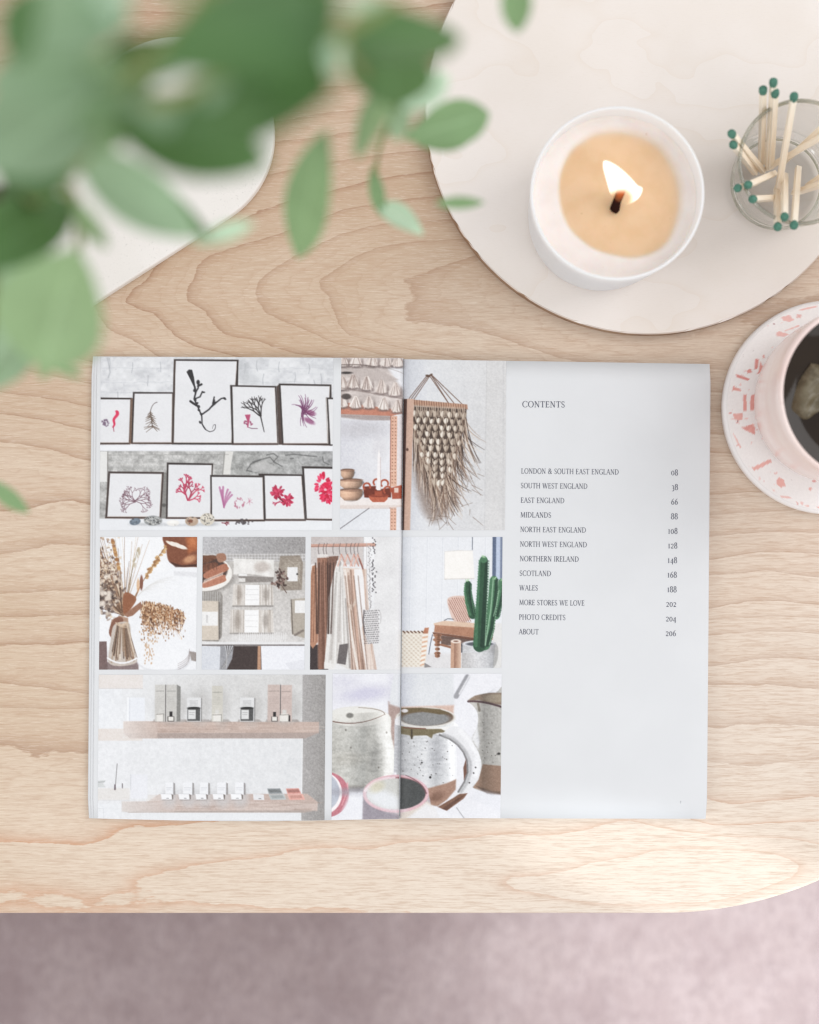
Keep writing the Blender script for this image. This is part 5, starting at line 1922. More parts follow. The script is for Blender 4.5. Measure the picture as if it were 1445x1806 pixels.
B_, T_ = .02, .98
GL = {
    'A': (.72, [ln(.08, 0, .36, 1, TN), ln(.36, 1, .66, 0), ln(.19, .36, .53, .36, TN), sf(.08, B_, .1), sf(.66, B_, .12)]),
    'B': (.60, [ln(.14, 0, .14, 1), arc(.24, .76, .24, .23, -90, 90), arc(.26, .27, .29, .26, -90, 90), ln(.03, B_, .26, B_, TN), ln(.03, T_, .24, T_, TN), ln(.14, .53, .26, .53, TN)]),
    'C': (.72, [arc(.42, .5, .36, .5, 48, 312, 20), ln(.66, .72, .66, .95, TN), ln(.66, .10, .68, .25, TN)]),
    'D': (.78, [ln(.14, 0, .14, 1), arc(.26, .5, .44, .48, -90, 90, 18), ln(.03, B_, .28, B_, TN), ln(.03, T_, .28, T_, TN)]),
    'E': (.57, [ln(.14, 0, .14, 1), ln(.03, B_, .52, B_, TN), ln(.03, T_, .49, T_, TN), ln(.14, .52, .40, .52, TN), ln(.50, .02, .53, .22, TN), ln(.48, .98, .49, .80, TN), ln(.40, .42, .40, .62, TN)]),
    'F': (.54, [ln(.14, 0, .14, 1), sf(.14, B_, .12), ln(.03, T_, .49, T_, TN), ln(.14, .52, .40, .52, TN), ln(.48, .98, .49, .80, TN), ln(.40, .42, .40, .62, TN)]),
    'G': (.76, [arc(.42, .5, .36, .5, 48, 325, 20), ln(.66, .74, .66, .95, TN), ln(.68, .05, .68, .40), sf(.66, .42, .13)]),
    'H': (.80, [ln(.14, 0, .14, 1), ln(.66, 0, .66, 1), ln(.14, .52, .66, .52, TN), sf(.14, B_, .12), sf(.14, T_, .12), sf(.66, B_, .12), sf(.66, T_, .12)]),
    'I': (.30, [ln(.15, 0, .15, 1), sf(.15, B_, .12), sf(.15, T_, .12)]),
    'K': (.70, [ln(.14, 0, .14, 1), ln(.16, .46, .58, .98, TN), ln(.26, .56, .62, .02), sf(.14, B_, .12), sf(.14, T_, .12), sf(.56, T_, .10), sf(.62, B_, .10)]),
    'L': (.56, [ln(.14, 0, .14, 1), ln(.03, B_, .52, B_, TN), sf(.14, T_, .12), ln(.50, .02, .54, .24, TN)]),
    'M': (.92, [ln(.12, 0, .16, 1, TN), ln(.16, 1, .44, .08), ln(.44, .08, .74, 1, TN), ln(.74, 1, .78, 0), sf(.12, B_, .10), sf(.78, B_, .12), sf(.12, T_, .07), sf(.76, T_, .09)]),
    'N': (.78, [ln(.14, 0, .14, 1, TN), ln(.14, 1, .64, .02), ln(.64, .0, .64, 1, TN), sf(.14, B_, .11), sf(.64, T_, .11), sf(.10, T_, .09)]),
    'O': (.80, [arc(.40, .5, .34, .5, 0, 360, 28)]),
    'P': (.56, [ln(.14, 0, .14, 1), sf(.14, B_, .12), ln(.03, T_, .24, T_, TN), arc(.24, .73, .26, .25, -90, 90), ln(.14, .48, .26, .48, TN)]),
    'R': (.64, [ln(.14, 0, .14, 1), sf(.14, B_, .12), ln(.03, T_, .24, T_, TN), arc(.24, .75, .25, .23, -90, 90), ln(.14, .52, .26, .52, TN), ln(.28, .52, .58, .02), sf(.60, B_, .07)]),
    'S': (.52, [arc(.26, .75, .18, .24, 40, 250, 12, TN * 1.5, TN * 1.2), [(.14, .62, TK), (.38, .38, TK)], arc(.26, .25, .19, .24, 70, -150, 12, TN * 1.5, TN * 1.2), ln(.42, .78, .42, .95, TN), ln(.08, .06, .08, .24, TN)]),
    'T': (.64, [ln(.32, 0, .32, 1), ln(.04, T_, .60, T_, TN), sf(.32, B_, .13), ln(.05, .98, .04, .80, TN), ln(.59, .98, .60, .80, TN)]),
    'U': (.76, [ln(.14, .3, .14, 1), arc(.38, .3, .24, .29, 180, 360, 14), ln(.62, .3, .62, 1, TN), sf(.14, T_, .12), sf(.62, T_, .10)]),
    'V': (.72, [ln(.08, 1, .36, 0), ln(.36, 0, .64, 1, TN), sf(.08, T_, .12), sf(.64, T_, .10)]),
    'W': (1.04, [ln(.08, 1, .30, 0), ln(.30, 0, .52, .98, TN), ln(.50, 1, .74, 0), ln(.74, 0, .96, 1, TN), sf(.08, T_, .11), sf(.50, T_, .11), sf(.96, T_, .09)]),
    '&': (.80, [arc(.34, .78, .16, .20, -60, 240, 14), [(.22, .66, TK), (.70, .02, TK)], arc(.30, .25, .22, .25, 120, 330, 14), [(.50, .12, TN), (.66, .50, TN)], sf(.66, .52, .10)]),
    '0': (.54, [arc(.27, .36, .20, .36, 0, 360, 22)]),
    '1': (.38, [ln(.19, 0, .19, .74), sf(.19, B_, .12), ln(.08, .64, .19, .73, TN)]),
    '2': (.50, [arc(.24, .52, .17, .20, 160, -30, 12), ln(.38, .42, .08, .05, TN), ln(.06, .04, .44, .04, TK)]),
    '3': (.46, [arc(.20, .48, .16, .22, 140, -80, 12), arc(.18, .04, .20, .24, 90, -120, 12)]),
    '4': (.52, [ln(.36, -.24, .36, .70), ln(.36, .70, .05, .10, TN), ln(.05, .08, .48, .08, TN * 1.3)]),
    '6': (.52, [arc(.26, .26, .19, .26, 0, 360, 18), [(.08, .28, TK), (.16, .66, TK * .8), (.42, .96, TN)]]),
    '8': (.52, [arc(.26, .72, .16, .22, 0, 360, 16), arc(.26, .24, .20, .26, 0, 360, 16)]),
    '7': (.5, [ln(.05, .72, .45, .72, TK * .8), ln(.44, .70, .18, -.2, TN * 1.5)]),
    ' ': (.30, []),
}


def text_width(s, sp):
    return sum(GL[ch][0] + sp for ch in s) - sp


def write(name, s, x, y, cap, width=None, right=False, tilt=.011, bold=1.0):
    """lettering on the page as one mesh; x, y = left end of the baseline in photo pixels"""
    sp = .07
    w0 = text_width(s, sp) * cap
    k = width / w0 if width else 1.0
    if right:
        x = x - w0 * k
    V, F = [], []
    lift = INKZ
    px = x
    cnt = 0
    for ch in s:
        adv, strokes = GL[ch]
        for st in strokes:
            cnt += 1
            m = len(st)
            b = len(V)
            for i in range(m):
                a_, c_ = st[max(i - 1, 0)], st[min(i + 1, m - 1)]
                dx, dy = c_[0] - a_[0], c_[1] - a_[1]
                L = math.hypot(dx, dy) or 1
                nx_, ny_ = -dy / L, dx / L
                for sg in (-1, 1):
                    hw = st[i][2] * .5 * bold * sg
                    gx = px + (st[i][0] + nx_ * hw) * cap * k
                    gy = y - (st[i][1] + ny_ * hw) * cap + (gx - x) * tilt
                    V.append(page_pt(gx - slant(y), gy, lift + (cnt % 9) * 4e-6) - BO)
            for i in range(m - 1):
                F.append([b + 2 * i, b + 2 * i + 2, b + 2 * i + 3, b + 2 * i + 1])
        px += (adv + sp) * cap * k
    return mesh(name, V, F, M_text, book)


write('heading', 'CONTENTS', 921.5, 718.2, 10.8, 75, tilt=.008)
ROWS = [('LONDON & SOUTH EAST ENGLAND', 919.5, 172, '08', 1196), ('SOUTH WEST ENGLAND', 918.8, 117.5, '38', 1196), ('EAST ENGLAND', 918.6, 77, '66', 1195.8),
        ('MIDLANDS', 918.3, 54, '88', 1195.6), ('NORTH EAST ENGLAND', 917.8, 116, '108', 1195.2), ('NORTH WEST ENGLAND', 917.4, 118, '128', 1194.8),
        ('NORTHERN IRELAND', 917, 104, '148', 1194.4), ('SCOTLAND', 916.6, 55.5, '168', 1194), ('WALES', 916.4, 32.5, '188', 1193.6),
        ('MORE STORES WE LOVE', 916, 115, '202', 1193), ('PHOTO CREDITS', 915.6, 82, '204', 1192.8), ('ABOUT', 915.2, 35, '206', 1192.4)]
for i, (s, x, w, num, xr) in enumerate(ROWS):
    y = 835.2 + i * 25.76
    write('contents_entry', s, x, y, 9.3, w, bold=.98)
    write('page_number', num, xr, y + 3.0, 10.8, text_width(num, .07) * 10.7, True, bold=1.0)
write('page_number', '7', 1199.5, 1416, 4.2)

# ------------------------------------------------------------------ candle
cp = P(1059, 387, BZ)
candle = thing('candle', (cp.x, cp.y, BZ), 'lit candle in a white frosted glass tumbler on the round board', 'candle')
CH = .0680


def milk_glass():
    t = NT('frosted_white_glass')
    n = t.noise(t.coord(), 40, 3)
    t.set(color=t.mix(t.range(n, .3, .7), rgb(246, 246, 247), rgb(243, 243, 245)), rough=.28, spec=.5, sss=.35, sss_s=.012)
    t.b.inputs['Subsurface Radius'].default_value = (1, .9, .8)
    tl = t.n('ShaderNodeBsdfTranslucent')
    tl.inputs[0].default_value = (.92, .90, .88, 1)
    mx = t.n('ShaderNodeMixShader')
    mx.inputs[0].default_value = .14
    t.t.links.new(t.b.outputs[0], mx.inputs[1])
    t.t.links.new(tl.outputs[0], mx.inputs[2])
    t.t.links.new(mx.outputs[0], t.out.inputs[0])
    return t.m


M_milk = milk_glass()
r0, r1 = .0418, .0462
pr = [(0, .0004), (r0 - .006, .0004), (r0 - .002, .0012), (r0, .004)]
for k in range(1, 9):
    t_ = k / 8
    pr.append((r0 + (r1 - r0) * t_ ** .8, .004 + (CH - .0052) * t_))
pr += [(r1 - .0002, CH - .0005), (r1 - .0010, CH), (r1 - .0014, CH - .0003), (r1 - .0018, CH - .0012)]
for k in range(7, -1, -1):
    t_ = k / 8
    pr.append((r0 - .0020 + (r1 - r0) * t_ ** .8, .006 + (CH - .0075) * t_))
pr.append((0, .006))
lathe('tumbler', pr, M_milk, candle, 128)
WZ = .0545
wr = r0 - .0020 + (r1 - r0) * ((WZ - .006) / (CH - .0075)) ** .8 + .0007


def wax_mats():
    t = NT('candle_wax')
    at_ = t.n('ShaderNodeAttribute', attribute_name='melt')
    n = t.noise(t.coord(), 90, 3)
    n2 = t.noise(t.coord(), 420, 3, .6)
    set_ = t.mix(t.range(n, .3, .7), rgb(238, 228, 223), rgb(234, 222, 216))
    mel = t.mix(t.range(n, .3, .7), rgb(228, 193, 156), rgb(223, 186, 146))
    c = t.mix(t.range(at_.outputs['Fac'], 0, 1), set_, mel)
    c = t.mix(t.math('MULTIPLY', t.range(n2, .70, .78), .5), c, rgb(190, 150, 110))
    t.set(color=c, rough=t.range(at_.outputs['Fac'], .2, .9, .5, .10), spec=.35, sss=.3, sss_s=.006)
    return t.m, t.m


M_wax, M_pool = wax_mats()
# pool outline (photo pixels) seen at the wax level; the set wax is a ring round it
pool_px = [(1092, 233), (1128, 240), (1160, 258), (1183, 287), (1196, 322), (1199, 360), (1191, 398), (1176, 428), (1150, 446), (1118, 454), (1085, 450), (1052, 440), (1022, 420), (1002, 397), (990, 366), (986, 330), (992, 296), (1010, 264), (1040, 243), (1066, 234)]
wc = Vector((0, 0))
poolw = []
for k in range(120):
    s_ = k / 120 * len(pool_px)
    i0 = int(s_)
    fr = s_ - i0
    q = []
    for cdim in range(2):
        p0, p1, p2, p3 = (pool_px[(i0 + d) % len(pool_px)][cdim] for d in (-1, 0, 1, 2))
        q.append(.5 * (2 * p1 + (p2 - p0) * fr + (2 * p0 - 5 * p1 + 4 * p2 - p3) * fr ** 2 + (3 * p1 - p0 - 3 * p2 + p3) * fr ** 3))
    w_ = P(q[0], q[1], BZ + WZ)
    l_ = Vector((w_.x - cp.x, w_.y - cp.y))
    if l_.length > wr - .0012:
        l_ = l_.normalized() * (wr - .0012)
    poolw.append(l_)
angs = sorted(poolw, key=lambda q: math.atan2(q.y, q.x))
m = len(angs)


def soft_at(q):
    """how gradually the melt fades into the set wax: widest at the upper right"""
    d = q.normalized()
    return .5 + .5 * max(0.0, d.x * .65 + d.y * .75)


def wax_sheet(name, levels, closed):
    V, F, W = [], [], []
    for q in angs:
        d = q.normalized()
        w_ = soft_at(q)
        for k_, z_, me_ in levels:
            if k_ == 'wall':
                p_ = d * wr
            elif k_ == 'mid':
                p_ = d * (wr * .72 + q.length * .28)
            else:
                p_ = q * (1 + k_ * w_)
                if p_.length > wr - .0006:
                    p_ = d * (wr - .0006)
            V.append((p_.x, p_.y, WZ + z_))
            W.append(me_)
    nl = len(levels)
    for k in range(m):
        k2 = (k + 1) % m
        for j in range(nl - 1):
            F.append([nl * k + j, nl * k + j + 1, nl * k2 + j + 1, nl * k2 + j])
    if closed:
        V.append((0, 0, WZ - .0008))
        W.append(1.0)
        for k in range(m):
            F.append([nl * k + nl - 1, len(V) - 1, nl * ((k + 1) % m) + nl - 1])
    o = mesh(name, V, F, M_wax, candle, True)
    a_ = o.data.attributes.new('melt', 'FLOAT', 'POINT')
    a_.data.foreach_set('value', np.array(W, np.float32))
    return o


wax_sheet('wax', [('wall', .0042, 0), ('mid', .0010, 0), (.13, .0003, .06), (.05, .0, .34), (.0, -.0005, .55)], False)
wax_sheet('melted_pool', [(.0, -.0005, .55), (-.06, -.0008, .82), (-.16, -.0008, 1.0), (-.5, -.0008, 1.0)], True)
# wick and flame
tw = NT('charred_wick')
sp_ = tw.n('ShaderNodeSeparateXYZ')
tw.put(sp_.inputs[0], tw.coord('Generated'))
glow = tw.range(sp_.outputs[2], .55, 1.0, 0, 1)
tw.set(color=tw.mix(glow, rgb(42, 22, 18), rgb(150, 62, 24)), rough=.9, spec=.05, emit=(1.0, .22, .05, 1), emit_s=tw.math('MULTIPLY', glow, .35))


def cl(px, py, z):
    q = P(px, py, BZ + z)
    return Vector((q.x - cp.x, q.y - cp.y, z))


v, f = tube([cl(1084, 371, WZ - .0012), cl(1084.5, 369, WZ + .001), cl(1088, 356, WZ + .004), cl(1094, 341, WZ + .0075), cl(1097, 332, WZ + .0095)], [.0026, .0027, .0023, .0024, .0026], 12)
mesh('wick', v, f, tw.m, candle, True)
tf_ = NT('flame')
for nd in list(tf_.t.nodes):
    if nd.type == 'BSDF_PRINCIPLED':
        tf_.t.nodes.remove(nd)
cg = tf_.coord('Object')
dis = tf_.n('ShaderNodeVectorMath', operation='DISTANCE')
tf_.put(dis.inputs[0], cg)
dis.inputs[1].default_value = cl(1094, 349, WZ + .008)
core = tf_.range(dis.outputs['Value'], .0038, .0092, 0, 1)
em = tf_.n('ShaderNodeEmission')
tf_.put(em.inputs[0], tf_.mix(core, (1.0, .62, .28), (1.0, .93, .80)))
em.inputs[1].default_value = 1.55
tr = tf_.n('ShaderNodeBsdfTransparent')
lw = tf_.n('ShaderNodeLayerWeight')
lw.inputs[0].default_value = .35
fac = tf_.math('MULTIPLY', tf_.range(core, 0, 1, .03, .97), tf_.range(lw.outputs['Facing'], .55, 1.0, 1, .25))
mx = tf_.n('ShaderNodeMixShader')
tf_.put(mx.inputs[0], fac)
tf_.t.links.new(tr.outputs[0], mx.inputs[1])
tf_.t.links.new(em.outputs[0], mx.inputs[2])
tf_.t.links.new(mx.outputs[0], tf_.out.inputs[0])
flame_px = [(1065, 284), (1075, 285), (1088, 292), (1102, 303), (1115, 316), (1125, 327), (1133, 331), (1132, 340), (1126, 350), (1116, 357), (1106, 361), (1094, 357), (1084, 350), (1077, 343), (1073, 330), (1068, 312), (1064, 296)]
V, F = [], []
ctr = Vector((1094, 330))
lay = [(-1.0, .05), (-.8, .60), (-.4, .92), (0, 1.0), (.4, .92), (.8, .6), (1.0, .05)]
nf = len(flame_px) * 3
fl = []
for k in range(nf):
    s_ = k / 3
    i0 = int(s_)
    fr = s_ - i0
    q = []
    for cd in range(2):
        p0, p1, p2, p3 = (flame_px[(i0 + d) % len(flame_px)][cd] for d in (-1, 0, 1, 2))
        q.append(.5 * (2 * p1 + (p2 - p0) * fr + (2 * p0 - 5 * p1 + 4 * p2 - p3) * fr ** 2 + (3 * p1 - p0 - 3 * p2 + p3) * fr ** 3))
    fl.append(Vector(q))
for zz, k_ in lay:
    for q in fl:
        w_ = ctr + (q - ctr) * k_
        zc = WZ + .0095 + (345 - w_.y) / 60 * .011     # the tongue leans and rises towards its tip
        V.append(cl(w_.x, w_.y, max(zc, WZ + .003) + zz * .0032))
for a in range(len(lay) - 1):
    for k in range(nf):
        k2 = (k + 1) % nf
        F.append([a * nf + k, a * nf + k2, (a + 1) * nf + k2, (a + 1) * nf + k])
F.append(list(range(nf))[::-1])
F.append(list(range((len(lay) - 1) * nf, len(lay) * nf)))
mesh('flame', V, F, tf_.m, candle, True)

# ------------------------------------------------------------------ match jar and matches


def thin_glass():
    t = NT('clear_glass')
    for nd in list(t.t.nodes):
        if nd.type == 'BSDF_PRINCIPLED':
            t.t.nodes.remove(nd)
    lw = t.n('ShaderNodeLayerWeight')
    lw.inputs[0].default_value = .35
    nz = t.noise(t.coord(), 120, 2)
    tr = t.n('ShaderNodeBsdfTransparent')
    t.put(tr.inputs[0], t.mix(t.range(lw.outputs['Facing'], .86, 1.0), (.995, .996, .993, 1), (.62, .63, .56, 1)))
    gl = t.n('ShaderNodeBsdfGlossy')
    gl.inputs[0].default_value = (1, 1, 1, 1)
    t.put(gl.inputs['Roughness'], t.range(nz, .3, .7, .02, .05))
    fr = t.n('ShaderNodeFresnel')
    fr.inputs[0].default_value = 1.45
    mx = t.n('ShaderNodeMixShader')
    t.put(mx.inputs[0], t.math('MULTIPLY', fr.outputs[0], .45))
    t.t.links.new(tr.outputs[0], mx.inputs[1])
    t.t.links.new(gl.outputs[0], mx.inputs[2])
    t.t.links.new(mx.outputs[0], t.out.inputs[0])
    return t.m


M_glass = thin_glass()
jp = P(1367, 327, BZ)
JH = .054
jar = thing('match_jar', (jp.x, jp.y, BZ), 'small clear glass jar full of green-tipped matches', 'jar')
jo = [(0, .0004), (.020, .0004), (.0245, .0012), (.0268, .004), (.0278, .009), (.0286, .016), (.0300, .026), (.0316, .036), (.0330, .046), (.0338, JH - .0012), (.0339, JH - .0004), (.0333, JH), (.0326, JH - .0004), (.0323, JH - .0015),
      (.0314, .046), (.0300, .036), (.0284, .026), (.0270, .016), (.0260, .009), (.0238, .006), (.015, .0048), (0, .0044)]
lathe('jar_glass', jo, M_glass, jar, 96)


def rim_glass():
    t = NT('thick_rim_glass')
    for nd in list(t.t.nodes):
        if nd.type == 'BSDF_PRINCIPLED':
            t.t.nodes.remove(nd)
    nz = t.noise(t.coord(), 70, 2)
    tr = t.n('ShaderNodeBsdfTransparent')
    t.put(tr.inputs[0], t.mix(t.range(nz, .3, .7), (.62, .62, .54, 1), (.84, .84, .79, 1)))
    gl = t.n('ShaderNodeBsdfGlossy')
    gl.inputs['Roughness'].default_value = .08
    mx = t.n('ShaderNodeMixShader')
    mx.inputs[0].default_value = .14
    t.t.links.new(tr.outputs[0], mx.inputs[1])
    t.t.links.new(gl.outputs[0], mx.inputs[2])
    t.t.links.new(mx.outputs[0], t.out.inputs[0])
    return t.m


M_rim = rim_glass()
lathe('rim', [(.0331 + .0011 * math.cos(2 * math.pi * k / 12), JH + .0006 + .0011 * math.sin(2 * math.pi * k / 12)) for k in range(12)], M_rim, jar, 96, True)
lathe('base_ring', [(.0255 + .0007 * math.cos(2 * math.pi * k / 10), .0032 + .0007 * math.sin(2 * math.pi * k / 10)) for k in range(10)], M_rim, jar, 96, True)

M_stick = None
tS = NT('aspen_stick')
fb = tS.noise(tS.mapping(tS.coord(), (900, 900, 40)), 1.0, 3, .6)
M_stick = tS.set(color=tS.mix(tS.range(fb, .3, .75), rgb(246, 236, 220), rgb(236, 218, 194)), rough=.65, spec=.2)
M_head = plain('green_match_head', rgb(84, 126, 110), .8, .1, .18, 700)


def jz(c):
    return c


def c4(X, Y):
    return 1230 + X / 5.642, 110 + Y / 5.642


# (head in the photo, tail in the photo, height of head)
MATCH = [((655, 262), (640, 1010), .066, 'upright match at the far side of the jar, left of the crossed pair'),
         ((758, 185), (705, 1060), .071, 'tallest of the matches at the far side of the jar'),
         ((775, 290), (730, 1050), .066, 'match with its head just under the tallest match'),
         ((965, 325), (800, 1290), .068, 'long match leaning across the jar from the far rim on its own'),
         ((338, 705), (655, 1085), .066, 'upper match of the pair leaning out over the left rim'),
         ((355, 815), (575, 1100), .063, 'lower match of the pair leaning out over the left rim'),
         ((400, 1252), (600, 1190), .061, 'match whose head points farthest out to the lower left'),
         ((500, 1222), (770, 1105), .064, 'match with its head tucked beside the lower left match'),
         ((548, 1362), (840, 1345), .061, 'match lying along the near side of the jar'),
         ((868, 1545), (872, 1120), .066, 'middle match of the three leaning over the near rim'),
         ((800, 1642), (790, 1250), .064, 'left match of the three leaning over the near rim'),
         ((962, 1630), (1005, 1050), .065, 'right match of the three leaning over the near rim'),
         ((1330, 560), (880, 980), .066, 'match running out of the photo at the upper right of the jar'),
         ((1380, 660), (700, 1050), .064, 'long match crossing the jar bottom towards the right edge'),
         ((1350, 1060), (1090, 1240), .056, 'match at the right edge low in the jar'),
         ((1345, 1180), (960, 1300), .058, 'lowest match towards the right edge of the photo')]


def make_match(hd, tl, hz, label, i):
    a = P(*c4(*hd), BZ + hz)
    b = P(*c4(*tl), BZ + .0075 + (i % 4) * .0022)
    # keep the tail inside the glass
    o2 = Vector((b.x - jp.x, b.y - jp.y))
    if o2.length > .023:
        o2 = o2.normalized() * .023
        b.x, b.y = jp.x + o2.x, jp.y + o2.y
    root = thing('match', b, label, 'match', 'green-tipped matches in the jar')
    d = (a - b)
    L = d.length
    d.normalize()
    q = d.to_track_quat('Z', 'Y')
    root.rotation_mode = 'QUATERNION'
    root.rotation_quaternion = q
    h = .00095
    bmx = bmesh.new()
    bmesh.ops.create_cube(bmx, size=1)
    for v_ in bmx.verts:
        v_.co = Vector((v_.co.x * 3.2 * h, v_.co.y * 3.2 * h, (v_.co.z + .5) * (L - .001)))
    bmesh.ops.bevel(bmx, geom=bmx.edges[:], offset=.0002, segments=1, affect='EDGES')
    from_bm('stick', bmx, M_stick, root, False)
    prof_ = [(0, L - .0042), (.0015, L - .0041), (.0020, L - .0030), (.0023, L - .0012), (.0021, L + .0003), (.0011, L + .0013), (0, L + .0016)]
    hd_ = lathe('head', prof_, M_head, root, 16)
    rs_ = random.Random(i)
    for v_ in hd_.data.vertices:
        v_.co.x += rs_.uniform(-1, 1) * .00008
        v_.co.y += rs_.uniform(-1, 1) * .00008
    return root


for i, mt in enumerate(MATCH):
    make_match(*mt, i)

# ------------------------------------------------------------------ coaster, mug, tea
CZ = .0075
kp = P(1465, 718, CZ)
coaster = thing('coaster', (kp.x, kp.y, .0002), 'round white terrazzo coaster with pink chips under the mug', 'coaster')
M_cast = plain('white_cast_resin', rgb(233, 228, 226), .5, .3, .03, 50)
KR = 189 * S * (H - CZ) / H
lathe('slab', [(0, 0), (KR - .0012, 0), (KR, .0012), (KR, CZ - .0022), (KR - .0006, CZ - .0008), (KR - .002, CZ - .0001), (KR * .5, CZ - .0001), (0, CZ - .0001)], M_cast, coaster, 160)


def coaster_face():
    c = Canvas(1276, 529, 1654, 907, (240, 236, 234), 21)
    c.xf(1250, 520, 4.513)
    r = c.rng
    pk = [(226, 160, 152), (232, 176, 168), (220, 148, 142), (236, 190, 184)]
    big = [([(275, 790), (300, 795), (302, 925), (276, 925)], 0), ([(338, 800), (376, 790), (372, 860), (358, 920), (332, 920), (330, 850)], 0),
           ([(190, 948), (270, 945), (270, 990), (240, 1002), (205, 985)], 1), ([(258, 1058), (350, 1030), (370, 1060), (366, 1115)], 0), ([(342, 1020), (362, 1035), (360, 1060)], 3),
           ([(345, 1375), (490, 1305), (502, 1330), (420, 1375), (360, 1400)], 1), ([(190, 1100), (205, 1110), (262, 1215), (250, 1222)], 3),
           ([(535, 1480), (560, 1450), (600, 1475), (610, 1520), (575, 1535), (545, 1510)], 1), ([(572, 1600), (660, 1610), (658, 1620), (575, 1612)], 3),
           ([(215, 635), (260, 640), (325, 670), (315, 685), (250, 665), (222, 650)], 2), ([(182, 762), (196, 728), (240, 745), (262, 765)], 0),
           ([(362, 590), (372, 508), (398, 512), (386, 595)], 2), ([(384, 635), (400, 590), (410, 535), (438, 580), (420, 610)], 0), ([(300, 600), (335, 592), (345, 620), (310, 625)], 2),
           ([(575, 180), (640, 160), (680, 200), (640, 215), (590, 205)], 3), ([(535, 300), (560, 290), (640, 315), (600, 335), (545, 330)], 3),
           ([(600, 285), (720, 240), (724, 250), (605, 294)], 3), ([(262, 430), (296, 390), (302, 400), (272, 445)], 3), ([(720, 118), (860, 85), (864, 97), (725, 128)], 3),
           ([(372, 955), (410, 945), (405, 985), (375, 985)], 3), ([(520, 1560), (540, 1570), (500, 1540)], 3), ([(780, 300), (860, 280), (870, 310), (800, 330)], 1),
           ([(760, 1680), (800, 1672), (796, 1690)], 3), ([(850, 1690), (900, 1680), (890, 1700)], 1), ([(430, 480), (445, 478), (442, 505), (432, 500)], 2), ([(508, 455), (528, 450), (524, 480)], 2)]
    for pts, k in big:
        c.poly(pts, pk[k], soft=4)
        p0 = np.mean(pts, 0)
        c.ell(p0[0], p0[1], 10, 10, (240, 190, 176), .3, 14)
    for _ in range(130):
        x, y = r.uniform(120, 1700), r.uniform(60, 1720)
        a, L = r.uniform(0, 3.14), r.uniform(3, 22)
        c.line([(x, y), (x + L * math.cos(a), y + L * math.sin(a))], r.uniform(2, 6), pk[r.integers(4)] if r.uniform() > .25 else (200, 190, 188), alpha=.65)
    for _ in range(70):     # many small chips all over
        x, y = r.uniform(120, 900), r.uniform(60, 1720)
        a, sz = r.uniform(0, 6.28), r.uniform(8, 30)
        c.poly([(x + sz * r.uniform(.5, 1) * math.cos(a + k * 1.57), y + sz * r.uniform(.3, .8) * math.sin(a + k * 1.57)) for k in range(r.integers(3, 5))], pk[r.integers(4)], alpha=r.uniform(.55, 1), soft=5)
    for _ in range(34):     # chips on the far half, mostly out of the picture
        x, y = r.uniform(900, 1700), r.uniform(100, 1650)
        a = r.uniform(0, 6.28)
        pts = [(x + r.uniform(18, 60) * math.cos(a + k * 1.57), y + r.uniform(18, 60) * math.sin(a + k * 1.57)) for k in range(4)]
        c.poly(pts, pk[r.integers(4)], soft=4)
    c.ell(523, 230, 5, 5, (150, 90, 96))
    c.ell(232, 1006, 4, 4, (120, 70, 76))
    c.grain(3, 2, 2)
    return c


cc = coaster_face()
NR, NA = 95, 420
V, F, CL = [], [], []
rr_ = KR - .0021
for i in range(NR + 1):
    r_ = .012 + (rr_ - .012) * i / NR
    for k in range(NA):
        a = 2 * math.pi * k / NA
        x, y = r_ * math.cos(a), r_ * math.sin(a)
        V.append((x, y, CZ + .0001))
        f_ = S * (H - CZ) / H
        ix = int(round((1465 + x / f_ - cc.x0)))
        iy = int(round((718 - y / f_ - cc.y0)))
        CL.append(cc.a[min(max(iy, 0), cc.h - 1), min(max(ix, 0), cc.w - 1)])
for i in range(NR):
    for k in range(NA):
        k2 = (k + 1) % NA
        F.append([i * NA + k, (i + 1) * NA + k, (i + 1) * NA + k2, i * NA + k2])
face = mesh('terrazzo_face', V, F, M_ink, coaster, True)
at = face.data.color_attributes.new('ink', 'FLOAT_COLOR', 'POINT')
cl_ = np.ones((len(V), 4), np.float32)
cl_[:, :3] = lin_arr(np.clip(np.array(CL), 0, 1)) * .98
at.data.foreach_set('color', cl_.reshape(-1))

MZ = CZ + .0005
MH = .082
mp = P(1455, 714, MZ)
mug = thing('mug', (mp.x, mp.y, MZ), 'pale pink ceramic mug of dark tea standing on the terrazzo coaster', 'mug')


def pink_glaze():
    t = NT('pink_speckled_glaze')
    co = t.coord()
    a = t.noise(co, 55, 3)
    s = t.noise(co, 520, 2, .6)
    b = t.noise(t.mapping(co, (18, 18, 60)), 1.0, 3)
    c = t.mix(t.range(a, .3, .7), rgb(236, 220, 214), rgb(232, 211, 206))
    c = t.mix(t.range(b, .45, .7, 0, .5), c, rgb(226, 198, 189))
    c = t.mix(t.range(s, .64, .74, 0, .45), c, rgb(200, 168, 166))
    return t.set(color=c, rough=.22, spec=.5)


M_mug = pink_glaze()
mr = .0478
po = [(0, .0003), (.034, .0003), (.038, .0018), (.0425, .008), (.0452, .018), (.0468, .035), (.0474, .055), (.0478, .074), (.0479, MH - .0016), (.0474, MH - .0003), (.0465, MH), (.0455, MH - .0005), (.0450, MH - .002),
      (.0446, .074), (.0442, .055), (.0436, .035), (.0420, .018), (.039, .010), (.03, .0065), (0, .006)]
lathe('body', po, M_mug, mug, 128)
